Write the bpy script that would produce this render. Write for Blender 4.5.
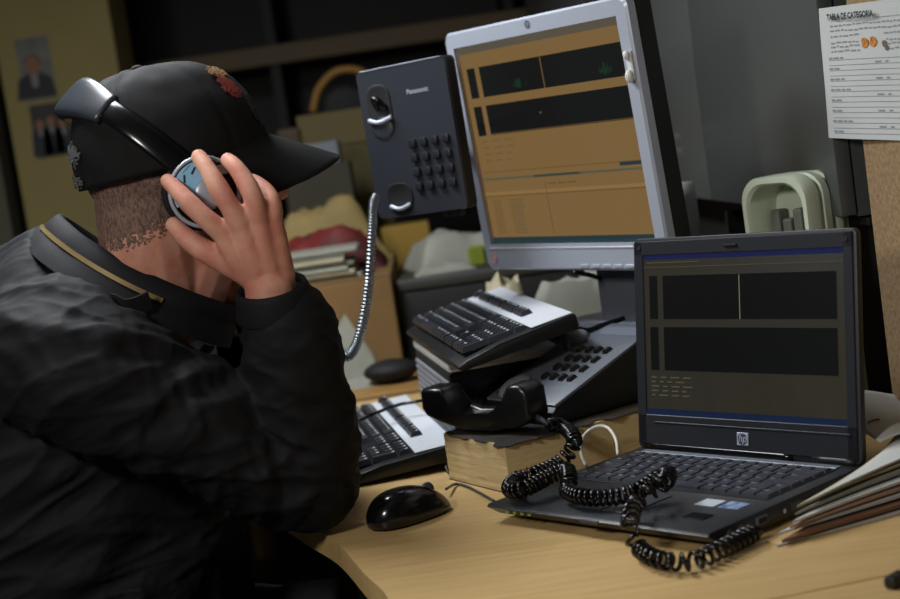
import bpy, bmesh, math, random
import numpy as np
from mathutils import Vector, Matrix, noise

# ------------------------------------------------------------------ reset
for o in list(bpy.data.objects):
    bpy.data.objects.remove(o, do_unlink=True)
scene = bpy.context.scene
COL = scene.collection
random.seed(7)
rng = np.random.default_rng(7)
PI = math.pi

# ------------------------------------------------------------------ camera
W, H = 900, 599
FPX, PITCH, ROLL, CAMZ = 1578.55, 0.10898, -0.14665, 1.2012
_cp, _sp = math.cos(PITCH), math.sin(PITCH)
FW = np.array([0, _cp, -_sp]); _up = np.array([0, _sp, _cp]); _rt = np.array([1., 0, 0])
_c, _s = math.cos(ROLL), math.sin(ROLL)
RT = _c * _rt + _s * _up
UP = -_s * _rt + _c * _up
CAM = np.array([0, 0, CAMZ])
cam_d = bpy.data.cameras.new('camera')
cam_d.sensor_width = 36.0
cam_d.lens = FPX * 36.0 / W
cam_d.clip_start = 0.02
cam_d.dof.use_dof = True
cam_d.dof.focus_distance = 1.86
cam_d.dof.aperture_fstop = 4.5
cam = bpy.data.objects.new('camera', cam_d)
COL.objects.link(cam)
M = Matrix.Identity(4)
for i in range(3):
    M[i][0] = RT[i]; M[i][1] = UP[i]; M[i][2] = -FW[i]; M[i][3] = CAM[i]
cam.matrix_world = M
scene.camera = cam

# ------------------------------------------------------------------ world, exposure
world = bpy.data.worlds.new('world'); scene.world = world
world.use_nodes = True
wb = world.node_tree.nodes['Background']
wb.inputs['Color'].default_value = (0.75, 0.82, 0.9, 1)
wb.inputs['Strength'].default_value = 0.05
scene.view_settings.view_transform = 'Standard'
scene.view_settings.look = 'None'
scene.view_settings.exposure = 0.0
scene.view_settings.gamma = 1.0
scene.view_settings.use_curve_mapping = False

def area(name, loc, target, sx, sy, power, color):
    d = bpy.data.lights.new(name, 'AREA'); d.shape = 'RECTANGLE'
    d.size = sx; d.size_y = sy; d.energy = power; d.color = color
    o = bpy.data.objects.new(name, d); COL.objects.link(o)
    o.location = loc
    o.rotation_euler = (Vector(target) - Vector(loc)).to_track_quat('-Z', 'Y').to_euler()
    return o
# added key light overhead and weak front-left fill, sources unseen (lamp bodies built below)
LAMP_A = (-0.55, 2.15, 1.98)
LAMP_B = (-0.72, 0.62, 1.62); LAMP_B_AIM = (.46, 2.1, 1.2)
area('added_key_light', LAMP_A, (LAMP_A[0], LAMP_A[1], 0), 0.26, 0.9, 24, (0.93, 0.97, 1.0))
area('added_fill_light', LAMP_B, LAMP_B_AIM, 0.22, 0.22, 9, (1.0, 0.96, 0.9))

# ------------------------------------------------------------------ pixel helpers (direction only; depth given)
def ray(px, py):
    return FW + RT * ((px - W / 2) / FPX) - UP * ((py - H / 2) / FPX)
def onz(px, py, z=0.75):
    r = ray(px, py); return CAM + r * ((z - CAM[2]) / r[2])
def ony(px, py, y):
    r = ray(px, py); return CAM + r * (y / r[1])
def V(*a): return np.array(a, float)
def unit(v): v = np.asarray(v, float); return v / np.linalg.norm(v)

# ------------------------------------------------------------------ materials
def lin(c):
    return tuple(((x / 255) / 12.92 if x / 255 <= .04045 else ((x / 255 + .055) / 1.055) ** 2.4) for x in c) + (1,)
MATS = {}
def mat(name, rgb, rough=.5, metal=0., spec=.5, var=0., vscale=20., rgb2=None, bump=0., bscale=200., emit=None, estr=1., sss=0., coat=0., stretch=None, trans=0.):
    if name in MATS: return MATS[name]
    m = bpy.data.materials.new(name); m.use_nodes = True
    nt = m.node_tree; b = nt.nodes['Principled BSDF']
    b.inputs['Base Color'].default_value = lin(rgb)
    b.inputs['Roughness'].default_value = rough
    b.inputs['Metallic'].default_value = metal
    b.inputs['Specular IOR Level'].default_value = spec
    if coat: b.inputs['Coat Weight'].default_value = coat
    if trans: b.inputs['Transmission Weight'].default_value = trans
    if sss:
        b.inputs['Subsurface Weight'].default_value = sss
        b.inputs['Subsurface Radius'].default_value = (.012, .005, .003)
        b.inputs['Subsurface Scale'].default_value = .5
    tc = nt.nodes.new('ShaderNodeTexCoord')
    src = tc.outputs['Object']
    if stretch:
        mp = nt.nodes.new('ShaderNodeMapping'); mp.inputs['Scale'].default_value = stretch
        nt.links.new(src, mp.inputs['Vector']); src = mp.outputs['Vector']
    if var or rgb2:
        n = nt.nodes.new('ShaderNodeTexNoise'); n.inputs['Scale'].default_value = vscale
        n.inputs['Detail'].default_value = 6
        nt.links.new(src, n.inputs['Vector'])
        r = nt.nodes.new('ShaderNodeValToRGB')
        r.color_ramp.elements[0].position = .35; r.color_ramp.elements[1].position = .65
        c1 = lin(rgb); c2 = lin(rgb2) if rgb2 else tuple(min(1, x * (1 + var)) for x in c1[:3]) + (1,)
        if not rgb2: c1 = tuple(x * (1 - var) for x in c1[:3]) + (1,)
        r.color_ramp.elements[0].color = c1; r.color_ramp.elements[1].color = c2
        nt.links.new(n.outputs['Fac'], r.inputs['Fac'])
        nt.links.new(r.outputs['Color'], b.inputs['Base Color'])
    if bump:
        n2 = nt.nodes.new('ShaderNodeTexNoise'); n2.inputs['Scale'].default_value = bscale; n2.inputs['Detail'].default_value = 4
        nt.links.new(src, n2.inputs['Vector'])
        bp = nt.nodes.new('ShaderNodeBump'); bp.inputs['Strength'].default_value = bump; bp.inputs['Distance'].default_value = .002
        nt.links.new(n2.outputs['Fac'], bp.inputs['Height'])
        nt.links.new(bp.outputs['Normal'], b.inputs['Normal'])
    if emit:
        b.inputs['Emission Color'].default_value = lin(emit)
        b.inputs['Emission Strength'].default_value = estr
    MATS[name] = m
    return m

def wood_mat(name, c1, c2, rough=.45, scale=(1.2, 14, 6)):
    if name in MATS: return MATS[name]
    m = bpy.data.materials.new(name); m.use_nodes = True
    nt = m.node_tree; b = nt.nodes['Principled BSDF']
    tc = nt.nodes.new('ShaderNodeTexCoord'); mp = nt.nodes.new('ShaderNodeMapping')
    mp.inputs['Scale'].default_value = scale; mp.inputs['Rotation'].default_value = (0, 0, .45)
    nt.links.new(tc.outputs['Object'], mp.inputs['Vector'])
    n = nt.nodes.new('ShaderNodeTexNoise'); n.inputs['Scale'].default_value = 6; n.inputs['Detail'].default_value = 8; n.inputs['Distortion'].default_value = .6
    nt.links.new(mp.outputs['Vector'], n.inputs['Vector'])
    r = nt.nodes.new('ShaderNodeValToRGB')
    r.color_ramp.elements[0].position = .3; r.color_ramp.elements[1].position = .72
    r.color_ramp.elements[0].color = lin(c1); r.color_ramp.elements[1].color = lin(c2)
    nt.links.new(n.outputs['Fac'], r.inputs['Fac']); nt.links.new(r.outputs['Color'], b.inputs['Base Color'])
    n3 = nt.nodes.new('ShaderNodeTexNoise'); n3.inputs['Scale'].default_value = 9
    nt.links.new(tc.outputs['Object'], n3.inputs['Vector'])
    mr = nt.nodes.new('ShaderNodeMapRange'); mr.inputs['To Min'].default_value = rough - .08; mr.inputs['To Max'].default_value = rough + .1
    nt.links.new(n3.outputs['Fac'], mr.inputs['Value']); nt.links.new(mr.outputs['Result'], b.inputs['Roughness'])
    MATS[name] = m
    return m

DESK = wood_mat('desk_laminate', (194, 160, 106), (212, 179, 124))
DESK2 = wood_mat('rear_desk_laminate', (150, 112, 62), (172, 132, 78))
EDGE = wood_mat('desk_edge', (168, 130, 88), (190, 152, 106))
BLACK = mat('black_plastic', (17, 18, 20), .42, bump=.15, bscale=900)
BLACKG = mat('gloss_black_plastic', (11, 11, 13), .18)
BLACKM = mat('matt_black', (14, 14, 15), .7)
GREYD = mat('dark_grey_plastic', (56, 60, 68), .4, bump=.15, bscale=900)
SILVER = mat('silver_plastic', (176, 182, 196), .34, metal=.25)
SILVERD = mat('satin_grey_plastic', (112, 118, 130), .4, metal=.2)
CHROME = mat('steel', (190, 196, 202), .22, metal=1.)
KEYM = mat('key_black', (44, 47, 53), .32)
LEG = mat('key_legend', (196, 200, 206), .5)
KEYL = mat('laptop_key', (58, 60, 69), .34)
KEYLE = mat('laptop_key_legend', (120, 124, 134), .45)
PAPER = mat('white_paper', (196, 198, 194), .8, var=.04, vscale=8)
PAPERC = mat('cream_paper', (178, 168, 140), .8, var=.1, vscale=14)
PAPERG = mat('grey_paper', (150, 150, 138), .8, var=.12, vscale=12)

# ------------------------------------------------------------------ object helpers
def frame(o, x, y=None, z=None):
    m = Matrix.Identity(4)
    if z is None: z = np.cross(x, y)
    if y is None: y = np.cross(z, x)
    for i in range(3):
        m[i][0] = float(x[i]); m[i][1] = float(y[i]); m[i][2] = float(z[i]); m[i][3] = float(o[i])
    return m
def thing(name, label, cat, M=None, group=None, loc=None):
    o = bpy.data.objects.new(name, None); COL.objects.link(o)
    o.empty_display_size = .05
    if M is not None: o.matrix_world = M
    if loc is not None: o.location = [float(v) for v in loc]
    tag(o, label, cat, group)
    return o
def tag(o, label, cat, group=None):
    o['label'] = label; o['category'] = cat
    if group: o['group'] = group
    return o
def link(name, me, m, parent=None, M=None, smooth=False, label=None, kind=None):
    mats = m if isinstance(m, (list, tuple)) else [m]
    if len(me.materials) == 0:
        for q in mats: me.materials.append(q)
    if smooth and len(me.polygons):
        me.polygons.foreach_set('use_smooth', [True] * len(me.polygons))
    o = bpy.data.objects.new(name, me); COL.objects.link(o)
    if parent: o.parent = parent
    if M is not None: o.matrix_local = M
    if label: o['label'] = label
    if kind: o['kind'] = kind
    return o
def mesh(vs, fs, mi=None):
    me = bpy.data.meshes.new('m')
    me.from_pydata([tuple(float(c) for c in v) for v in vs], [], [tuple(int(i) for i in f) for f in fs])
    if mi is not None: me.polygons.foreach_set('material_index', mi)
    me.update()
    return me
def auto_smooth(me, ang=35):
    me.polygons.foreach_set('use_smooth', [True] * len(me.polygons))
    try: me.set_sharp_from_angle(angle=math.radians(ang))
    except Exception: pass
    return me
def obj(name, vf, m, parent=None, smooth=False, label=None, M=None, sharp=None):
    me = mesh(*vf)
    if sharp: auto_smooth(me, sharp)
    return link(name, me, m, parent, M, smooth, label)
def join(*vfs):
    vs, fs, n = [], [], 0
    for v, f in vfs:
        vs += [tuple(p) for p in v]; fs += [tuple(i + n for i in q) for q in f]; n += len(v)
    return vs, fs
def box(x0, x1, y0, y1, z0, z1, M=None):
    v = [V(x, y, z) for z in (z0, z1) for y in (y0, y1) for x in (x0, x1)]
    f = [(0, 2, 3, 1), (4, 5, 7, 6), (0, 1, 5, 4), (2, 6, 7, 3), (0, 4, 6, 2), (1, 3, 7, 5)]
    return v, f
def bm_to(bm):
    vs = [V(*v.co) for v in bm.verts]; bm.verts.index_update()
    fs = [tuple(v.index for v in f.verts) for f in bm.faces]
    bm.free(); return vs, fs
def rbox(x0, x1, y0, y1, z0, z1, r=.004, seg=2, edges=None):
    bm = bmesh.new()
    v, f = box(x0, x1, y0, y1, z0, z1)
    bv = [bm.verts.new(p) for p in v]
    for q in f: bm.faces.new([bv[i] for i in q])
    es = [e for e in bm.edges if edges is None or edges(e)]
    bmesh.ops.bevel(bm, geom=es, offset=r, segments=seg, profile=.5, affect='EDGES')
    return bm_to(bm)
def prism(poly, z0, z1, bev=0, seg=2, axis='z'):
    """polygon (ccw, 2d) extruded z0..z1; axis tells the extrusion axis"""
    bm = bmesh.new()
    lo = [bm.verts.new((p[0], p[1], z0)) for p in poly]
    hi = [bm.verts.new((p[0], p[1], z1)) for p in poly]
    n = len(poly)
    bm.faces.new(lo[::-1]); bm.faces.new(hi)
    for i in range(n): bm.faces.new((lo[i], lo[(i + 1) % n], hi[(i + 1) % n], hi[i]))
    if bev:
        es = [e for e in bm.edges if abs(e.verts[0].co.z - e.verts[1].co.z) < 1e-7]
        bmesh.ops.bevel(bm, geom=es, offset=bev, segments=seg, profile=.5, affect='EDGES')
    v, f = bm_to(bm)
    if axis == 'y': v = [V(p[0], -p[2], p[1]) for p in v]
    if axis == 'x': v = [V(p[2], p[0], p[1]) for p in v]
    return v, f
def rrect(w, h, r, n=6, cx=0, cy=0):
    pts = []
    for sx, sy, a0 in ((1, 1, 0), (-1, 1, 90), (-1, -1, 180), (1, -1, 270)):
        for k in range(n + 1):
            a = math.radians(a0 + 90 * k / n)
            pts.append((cx + sx * (w / 2 - r) + r * math.cos(a), cy + sy * (h / 2 - r) + r * math.sin(a)))
    return pts
def loft(rings, cap=True, closed=True):
    """rings: list of (n,3) arrays with the same n"""
    n = len(rings[0]); vs = [p for r in rings for p in r]; fs = []
    for i in range(len(rings) - 1):
        for j in range(n if closed else n - 1):
            k = (j + 1) % n
            fs.append((i * n + j, i * n + k, (i + 1) * n + k, (i + 1) * n + j))
    if cap:
        for ring, flip in ((0, True), (len(rings) - 1, False)):
            c = np.mean(rings[ring], axis=0); vs.append(c); ci = len(vs) - 1
            for j in range(n):
                k = (j + 1) % n
                a, b = ring * n + j, ring * n + k
                fs.append((ci, b, a) if flip else (ci, a, b))
    return vs, fs
def catmull(P, n):
    P = np.asarray(P, float)
    Q = np.vstack([2 * P[0] - P[1], P, 2 * P[-1] - P[-2]])
    seg = len(P) - 1; out = []
    for t in np.linspace(0, seg, n):
        i = min(int(t), seg - 1); u = t - i
        a, b, c, d = Q[i], Q[i + 1], Q[i + 2], Q[i + 3]
        out.append(.5 * ((2 * b) + (-a + c) * u + (2 * a - 5 * b + 4 * c - d) * u * u + (-a + 3 * b - 3 * c + d) * u ** 3))
    return np.array(out)
def frames(P, up=None):
    P = np.asarray(P, float); T = np.gradient(P, axis=0)
    T /= np.maximum(np.linalg.norm(T, axis=1)[:, None], 1e-12)
    n = V(*up) if up is not None else (V(0, 0, 1) if abs(T[0][2]) < .9 else V(1, 0, 0))
    N = []
    for t in T:
        n = n - t * (n @ t); n /= np.linalg.norm(n); N.append(n)
    N = np.array(N); B = np.cross(T, N)
    return T, N, B
def tube(P, r, n=10, up=None, cap=True):
    P = np.asarray(P, float); T, N, B = frames(P, up)
    r = np.broadcast_to(np.asarray(r, float), (len(P),)) if np.ndim(r) < 2 else np.asarray(r)
    rings = []
    for i in range(len(P)):
        ra, rb = (r[i], r[i]) if np.ndim(r[i]) == 0 else r[i]
        rings.append([P[i] + N[i] * ra * math.cos(a) + B[i] * rb * math.sin(a) for a in np.linspace(0, 2 * PI, n, endpoint=False)])
    return loft(rings, cap)
def limb(P, R, n=16, res=14):
    """smooth capsule chain with radii, rounded ends"""
    P = np.asarray(P, float); m = (len(P) - 1) * res + 1
    Q = catmull(P, m); RR = np.interp(np.linspace(0, len(P) - 1, m), range(len(P)), R)
    t0 = unit(Q[0] - Q[1]); t1 = unit(Q[-1] - Q[-2]); pre, post, pr, po = [], [], [], []
    for a in (80, 60, 40, 20):
        a = math.radians(a)
        pre.append(Q[0] + t0 * RR[0] * math.sin(a)); pr.append(RR[0] * math.cos(a))
        post.insert(0, Q[-1] + t1 * RR[-1] * math.sin(a)); po.insert(0, RR[-1] * math.cos(a))
    Q = np.vstack([pre, Q, post]); RR = np.concatenate([pr, RR, po])
    return tube(Q, RR, n)
def ellipsoid(c, r, axes=None, n=20, m=14):
    ax = np.eye(3) if axes is None else np.asarray(axes)
    rings = []
    for i in range(1, m):
        th = PI * i / m
        rings.append([V(*c) + ax[0] * r[0] * math.sin(th) * math.cos(a) + ax[1] * r[1] * math.sin(th) * math.sin(a) - ax[2] * r[2] * math.cos(th)
                      for a in np.linspace(0, 2 * PI, n, endpoint=False)])
    return loft(rings)
def lathe(prof, n=24, ring=False):
    if ring: prof = list(prof) + [prof[0]]
    rings = [[V(r * math.cos(a), r * math.sin(a), z) for a in np.linspace(0, 2 * PI, n, endpoint=False)] for r, z in prof]
    return loft(rings, not ring)
def remesh(vf, voxel, smooth=6, factor=.5):
    me = mesh(*vf); o = bpy.data.objects.new('tmp', me); COL.objects.link(o)
    md = o.modifiers.new('r', 'REMESH'); md.mode = 'VOXEL'; md.voxel_size = voxel
    if smooth:
        s = o.modifiers.new('s', 'SMOOTH'); s.iterations = smooth; s.factor = factor
    dg = bpy.context.evaluated_depsgraph_get()
    out = bpy.data.meshes.new_from_object(o.evaluated_get(dg))
    bpy.data.objects.remove(o, do_unlink=True)
    out.materials.clear()
    return out
def vget(me):
    a = np.empty(len(me.vertices) * 3, 'f'); me.vertices.foreach_get('co', a); return a.reshape(-1, 3).astype(float)
def nget(me):
    a = np.empty(len(me.vertices) * 3, 'f'); me.vertices.foreach_get('normal', a); return a.reshape(-1, 3).astype(float)
def vset(me, a):
    me.vertices.foreach_set('co', np.asarray(a, 'f').ravel()); me.update()
def shift(vf, d): return [V(*p) + d for p in vf[0]], vf[1]
def xform(vf, Mx): return [V(*(Mx @ Vector(p))) for p in vf[0]], vf[1]
def text_mesh(s, size, M, m, parent, name='lettering', bold=0., shear=0.):
    cu = bpy.data.curves.new('t', 'FONT'); cu.body = s; cu.size = size; cu.align_x = 'CENTER'; cu.align_y = 'CENTER'
    cu.offset = bold; cu.shear = shear; cu.resolution_u = 3
    o = bpy.data.objects.new('t', cu); COL.objects.link(o)
    dg = bpy.context.evaluated_depsgraph_get()
    me = bpy.data.meshes.new_from_object(o.evaluated_get(dg))
    bpy.data.objects.remove(o, do_unlink=True)
    me.materials.clear()
    return link(name, me, m, parent, M)
def copies(name, me, places, parent, first_label=None):
    for M in places:
        o = bpy.data.objects.new(name, me); COL.objects.link(o); o.parent = parent; o.matrix_local = M
def flat(rects, z0=0., dz=.00015):
    """rects: (x0,x1,y0,y1,mat_index) stacked just over each other -> mesh data"""
    vs, fs, mi = [], [], []
    for k, (x0, x1, y0, y1, m) in enumerate(rects):
        z = z0 + dz * min(k, 6) if k < 6 else z0 + dz * 6
        n = len(vs); vs += [(x0, y0, z), (x1, y0, z), (x1, y1, z), (x0, y1, z)]; fs.append((n, n + 1, n + 2, n + 3)); mi.append(m)
    return vs, fs, mi

# ================================================================== SETTING
def struct(name, vf, m, **k):
    o = obj(name, vf, m, **k); o['kind'] = 'structure'; return o
FLOORM = mat('floor_vinyl', (70, 62, 52), .5, var=.15, vscale=5)
WALLD = mat('dark_wall_panel', (22, 20, 19), .6, var=.2, vscale=3)
WALLY = mat('yellow_wall_paint', (150, 136, 84), .75, var=.05, vscale=4)
CEIL = mat('ceiling_paint', (150, 148, 140), .8)
struct('floor', box(-3.2, 2.2, -1.4, 5.6, -.05, 0), FLOORM)
struct('ceiling', box(-3.2, 2.2, -1.4, 5.6, 2.5, 2.55), CEIL)
struct('wall_back', box(-3.2, 2.2, 5.4, 5.5, 0, 2.5), WALLD)
struct('wall_right', box(1.3, 1.36, -1.4, 5.4, 0, 2.5), mat('grey_wall', (92, 92, 90), .7, var=.08, vscale=3))
# pale yellow pier with a reveal beside a dark doorway
pxl = ony(8, 70, 4.2); pxr = ony(113, 82, 4.2)
struct('wall_left', box(pxl[0] - .02, pxr[0] + .02, 4.2, 4.45, 0, 2.5), WALLY)
struct('trim_1', box(pxl[0] - .16, pxl[0] - .09, 4.30, 4.40, 0, 2.3), mat('door_frame', (96, 90, 74), .6))
struct('door_1', box(pxl[0] - .95, pxl[0] - .16, 4.34, 4.38, 0, 2.3), mat('dark_door', (26, 24, 24), .5))
for i, L in enumerate((LAMP_A,)):
    t = thing('added_ceiling_lamp', 'added white fluorescent lamp hanging out of view over the seated man', 'ceiling lamp', loc=(L[0], L[1], L[2] + .015))  # unseen fixture, invented to carry the key light from above left
    for y_r in (-.3, .3): obj('suspension_rod', tube([(0, y_r, .04), (0, y_r, 2.5 - L[2] - .015)], .006, 8), CHROME, t)
    obj('housing', rbox(-.17, .17, -.48, .48, 0, .045, .008), mat('lamp_housing', (200, 200, 198), .5), t)
    for s in (-1, 1):
        obj('tube', tube([(s * .08, y, -.0035) for y in np.linspace(-.44, .44, 12)], .006, 10), mat('tube_glass', (230, 235, 240), .4, emit=(235, 242, 255), estr=1.5), t, smooth=True)

fz = unit(V(*LAMP_B_AIM) - V(*LAMP_B)); fx = unit(np.cross(V(0, 0, 1), fz)); fy = np.cross(fz, fx)
fl_ = thing('added_floor_lamp', 'added black floor lamp out of view, round shade turned toward the desk', 'floor lamp', loc=(LAMP_B[0] - .2 * fz[0], LAMP_B[1] - .2 * fz[1], 0))  # invented body for the fill light that brightens the cabinet side
F0 = V(LAMP_B[0] - .2 * fz[0], LAMP_B[1] - .2 * fz[1], 0)
obj('base', lathe([(0, 0), (.14, 0), (.14, .012), (.02, .03), (0, .03)], 28), BLACKM, fl_)
obj('pole', tube([(0, 0, .02), (0, 0, 1.0), (0, 0, LAMP_B[2] - .2 * fz[2])], .011, 12), BLACKM, fl_, smooth=True)
obj('shade', lathe([(.03, -.20), (.06, -.18), (.165, -.004), (.168, -.002), (.160, -.004), (.056, -.17), (.03, -.17)], 32), BLACKM, fl_, smooth=True, M=frame(V(*LAMP_B) - F0, fx, fy, fz))

# ================================================================== DESK
edge = [(-.058, .95), (-.072, 1.25), (-.100, 1.50), (-.132, 1.624), (-.172, 1.776), (-.222, 1.90), (-.262, 2.02), (-.29, 2.2), (-.30, 2.45), (-.30, 2.72)]
ec = catmull([V(a, b, 0) for a, b in edge], 50)[:, :2]
s0 = V(.24, 1.348); s1 = V(.362, 1.369); sd = unit(s1 - s0)
cut = lambda x: s0[1] + sd[1] / sd[0] * (x - s0[0])
desk = thing('desk', 'pale wood laminate desk with curved edge under the laptop and keyboards', 'desk', loc=(.2, 2.0, 0))
D0 = V(.2, 2.0, 0)
left = [p for p in ec if p[1] > cut(p[0]) + .0012]
poly = [(.62, cut(.62) + .0012), (.62, 2.72)] + [tuple(p) for p in left[::-1]] + [(left[0][0] + .0005, cut(left[0][0]) + .0012)]
obj('tabletop', shift(prism(poly, .722, .75, .0025), -D0), [DESK], desk, sharp=40)
near = [p for p in ec if p[1] < cut(p[0]) - .0012]
poly2 = [(near[-1][0], cut(near[-1][0]) - .0012)] + [tuple(p) for p in near[::-1]] + [(.62, .95), (.62, cut(.62) - .0012)]
obj('tabletop_extension', shift(prism(poly2, .722, .7497, .0025), -D0), DESK, desk, sharp=40)
for x, y in ((0.02, 1.05), (.56, 1.05), (-.2, 2.64), (.56, 2.64)):
    obj('leg', shift(rbox(x - .025, x + .025, y - .025, y + .025, 0, .722, .004), -D0), mat('desk_leg', (52, 50, 50), .5), desk)
obj('modesty_panel', shift(box(.54, .56, 1.08, 2.61, .28, .722), -D0), EDGE, desk)

# ---------------------------------------------------------- hanging cabinet along the wall he faces
c0 = ony(700, 200, 2.6); cd = unit(V(.484 - .432, 1.937 - 2.6, 0)); cn = V(cd[1], -cd[0], 0)   # cd runs toward the camera
cn = -cn if cn[0] > 0 else cn                                            # normal toward the man
CABM = mat('cabinet_grey_metal', (94, 97, 96), .34, metal=.25, var=.04, vscale=3)
cab = thing('wall_cabinet', 'grey metal wall cabinet hanging behind monitor and laptop', 'cabinet', frame(c0, cd, -cn, V(0, 0, 1)))
# local x toward camera, y into the wall, z up; seam near the photo's vertical joint
seam = .075
obj('body', box(-1.6, .69, .022, .36, 0.0, .95), CABM, cab)
for a, b in ((-1.6, -.80), (-.797, seam), (seam + .004, .69)):
    obj('door', rbox(a, b, 0, .02, .002, .95, .0025), CABM, cab, sharp=40)
obj('knob', shift(lathe([(.0, .0), (.006, 0), (.008, .01), (.007, .018), (0, .02)], 14), V(0, 0, 0)), mat('knob_white', (190, 190, 184), .4), cab, smooth=True,
    M=Matrix.Translation((-.13, 0, .075)) @ Matrix.Rotation(PI / 2, 4, 'X'))
obj('knob', shift(lathe([(.0, .0), (.006, 0), (.008, .01), (.007, .018), (0, .02)], 14), V(0, 0, 0)), MATS['knob_white'], cab, smooth=True,
    M=Matrix.Translation((-.135, 0, .1)) @ Matrix.Rotation(PI / 2, 4, 'X'))
# black recess panel under it
PE = .70
bp = thing('back_panel', 'black panel closing the recess below the grey cabinet', 'panel', frame(V(c0[0], c0[1], .75), cd, -cn, V(0, 0, 1)))
obj('board', box(-1.2, PE, .06, .08, 0, c0[2] - .75 - .003), BLACKM, bp)
obj('shelf_lip', box(-1.2, PE, .03, .06, c0[2] - .75 - .012, c0[2] - .75 - .003), BLACKM, bp)
obj('divider', box(seam - .006, seam + .006, .02, .06, 0, c0[2] - .75 - .02), BLACKM, bp)

# ---------------------------------------------------------- particle board and the notice on it
b0 = ony(862, 140, 1.85); by = math.radians(-75)
ba = V(math.cos(by), math.sin(by), 0); bb = V(math.sin(by), -math.cos(by), 0)
CORK = mat('particle_board_face', (158, 132, 98), .8, rgb2=(134, 106, 74), vscale=160, bump=.35, bscale=320)
brd = tag(obj('particle_board', rbox(0, .30, 0, .016, 0, .66, .0015, 1), CORK), 'tan particle board panel standing behind laptop and papers', 'board')
brd.matrix_world = frame(V(b0[0], b0[1], .75), ba, -bb, V(0, 0, 1))
_r = ray(834, 137); _pl = b0 + bb * .003; n0 = CAM + _r * (((_pl - CAM) @ bb) / (_r @ bb))
not_ = thing('notice', 'white printed form with orange picture pinned on board and cabinet', 'notice', frame(n0, ba * math.cos(.055) - V(0, 0, 1) * math.sin(.055), -bb, V(0, 0, 1) * math.cos(.055) + ba * math.sin(.055)))
NW, NH = .216, .154
gx, gz = 24, 14
vs, fs = [], []
for k, t in ((0, 0.), (1, .0006)):
    for j in range(gz + 1):
        for i in range(gx + 1):
            u, v = i / gx, j / gz
            x = NW * u + .001 * math.sin(v * 5) * (1 - u); z = NH * v + .004 * u * (v - .3)
            y = -.006 * (1 - u) ** 2 * (.3 + .7 * (1 - v)) - .0015 * math.sin(u * 7 + v * 2) - t - .0005
            vs.append(V(x, y, z))
n1 = (gx + 1) * (gz + 1)
for j in range(gz):
    for i in range(gx):
        a = j * (gx + 1) + i; q = (a, a + 1, a + gx + 2, a + gx + 1)
        fs.append(q[::-1]); fs.append(tuple(i2 + n1 for i2 in q))
def nsurf(u, v): 
    return -.006 * (1 - u) ** 2 * (.3 + .7 * (1 - v)) - .0015 * math.sin(u * 7 + v * 2) - .0016
PAPERN = mat('notice_paper', (190, 193, 192), .8, var=.03, vscale=10)
obj('sheet', (vs, fs), PAPERN, not_, smooth=True)
INK = mat('ink', (40, 42, 48), .8); INKG = mat('ink_grey', (136, 138, 142), .8)
def strip(u0, u1, v, h, segs=10):
    vs, fs = [], []
    for i in range(segs + 1):
        u = u0 + (u1 - u0) * i / segs
        for dv in (-h / 2, h / 2):
            vs.append(V(NW * u, nsurf(u, v), NH * v + dv))
    for i in range(segs): fs.append((2 * i, 2 * i + 2, 2 * i + 3, 2 * i + 1))
    return vs, fs
rows = []
for k in range(15):
    v = .60 - k * .04
    rows.append(strip(.07, .97, v, .0006))
    if k % 2 == 0:
        x = .07
        for w in (.035, .05, .03, .04)[:random.choice((2, 3, 4))]:
            rows.append(strip(x, x + w, v + .014, .0021, 3)); x += w + .012
    if k % 3 == 1: rows.append(strip(.50, .56, v + .014, .002, 2)); rows.append(strip(.6, .63, v + .014, .002, 2))
for v in (.86, .82, .78, .73, .70, .665):
    x = .1
    while x < .92:
        w = random.uniform(.015, .05)
        if not (.36 < x < .6 and v < .8): rows.append(strip(x, x + w, v + random.uniform(-.004, .004), .0018, 2))
        x += w + .012
rows.append(strip(.52, .92, .895, .0007))
obj('printed_lines', join(*rows), INKG, not_)
text_mesh('TABLA DE CATEGORIA', .0098, Matrix.Translation((NW * .33, nsurf(.05, .92) - .0022, NH * .925)) @ Matrix.Rotation(math.radians(90), 4, 'X'), INK, not_, bold=.0004)
ORG = mat('orange_print', (214, 140, 40), .7, rgb2=(150, 84, 24), vscale=260)
blob = lambda u, v, r, s: [V(NW * u + r * math.cos(a) * (1 + .2 * math.sin(3 * a + s)), nsurf(u, v) - .0004, NH * v + r * .8 * math.sin(a)) for a in np.linspace(0, 2 * PI, 14, endpoint=False)]
pv = blob(.42, .715, .0075, 1) + blob(.50, .72, .0075, 2)
obj('orange_picture', (pv, [tuple(range(14))[::-1], tuple(range(14, 28))[::-1]]), ORG, not_)
pv = blob(.61, .70, .005, .5) + blob(.63, .67, .004, 2.)
obj('grey_picture', (pv, [tuple(range(14))[::-1], tuple(range(14, 28))[::-1]]), mat('brown_grey_print', (120, 96, 70), .7, rgb2=(70, 74, 84), vscale=300), not_)

# ================================================================== LAPTOP
LY = -.88244
la = V(math.cos(LY), math.sin(LY), 0); lb = V(math.sin(LY), -math.cos(LY), 0)      # right, front
LW, LD, LZ = .328, .267, .034
lo = V(.21238, 1.92137, .75)
lap = thing('laptop', 'open black laptop with graphs on screen standing on the desk', 'laptop', frame(lo, la, -lb, V(0, 0, 1)))
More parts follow.
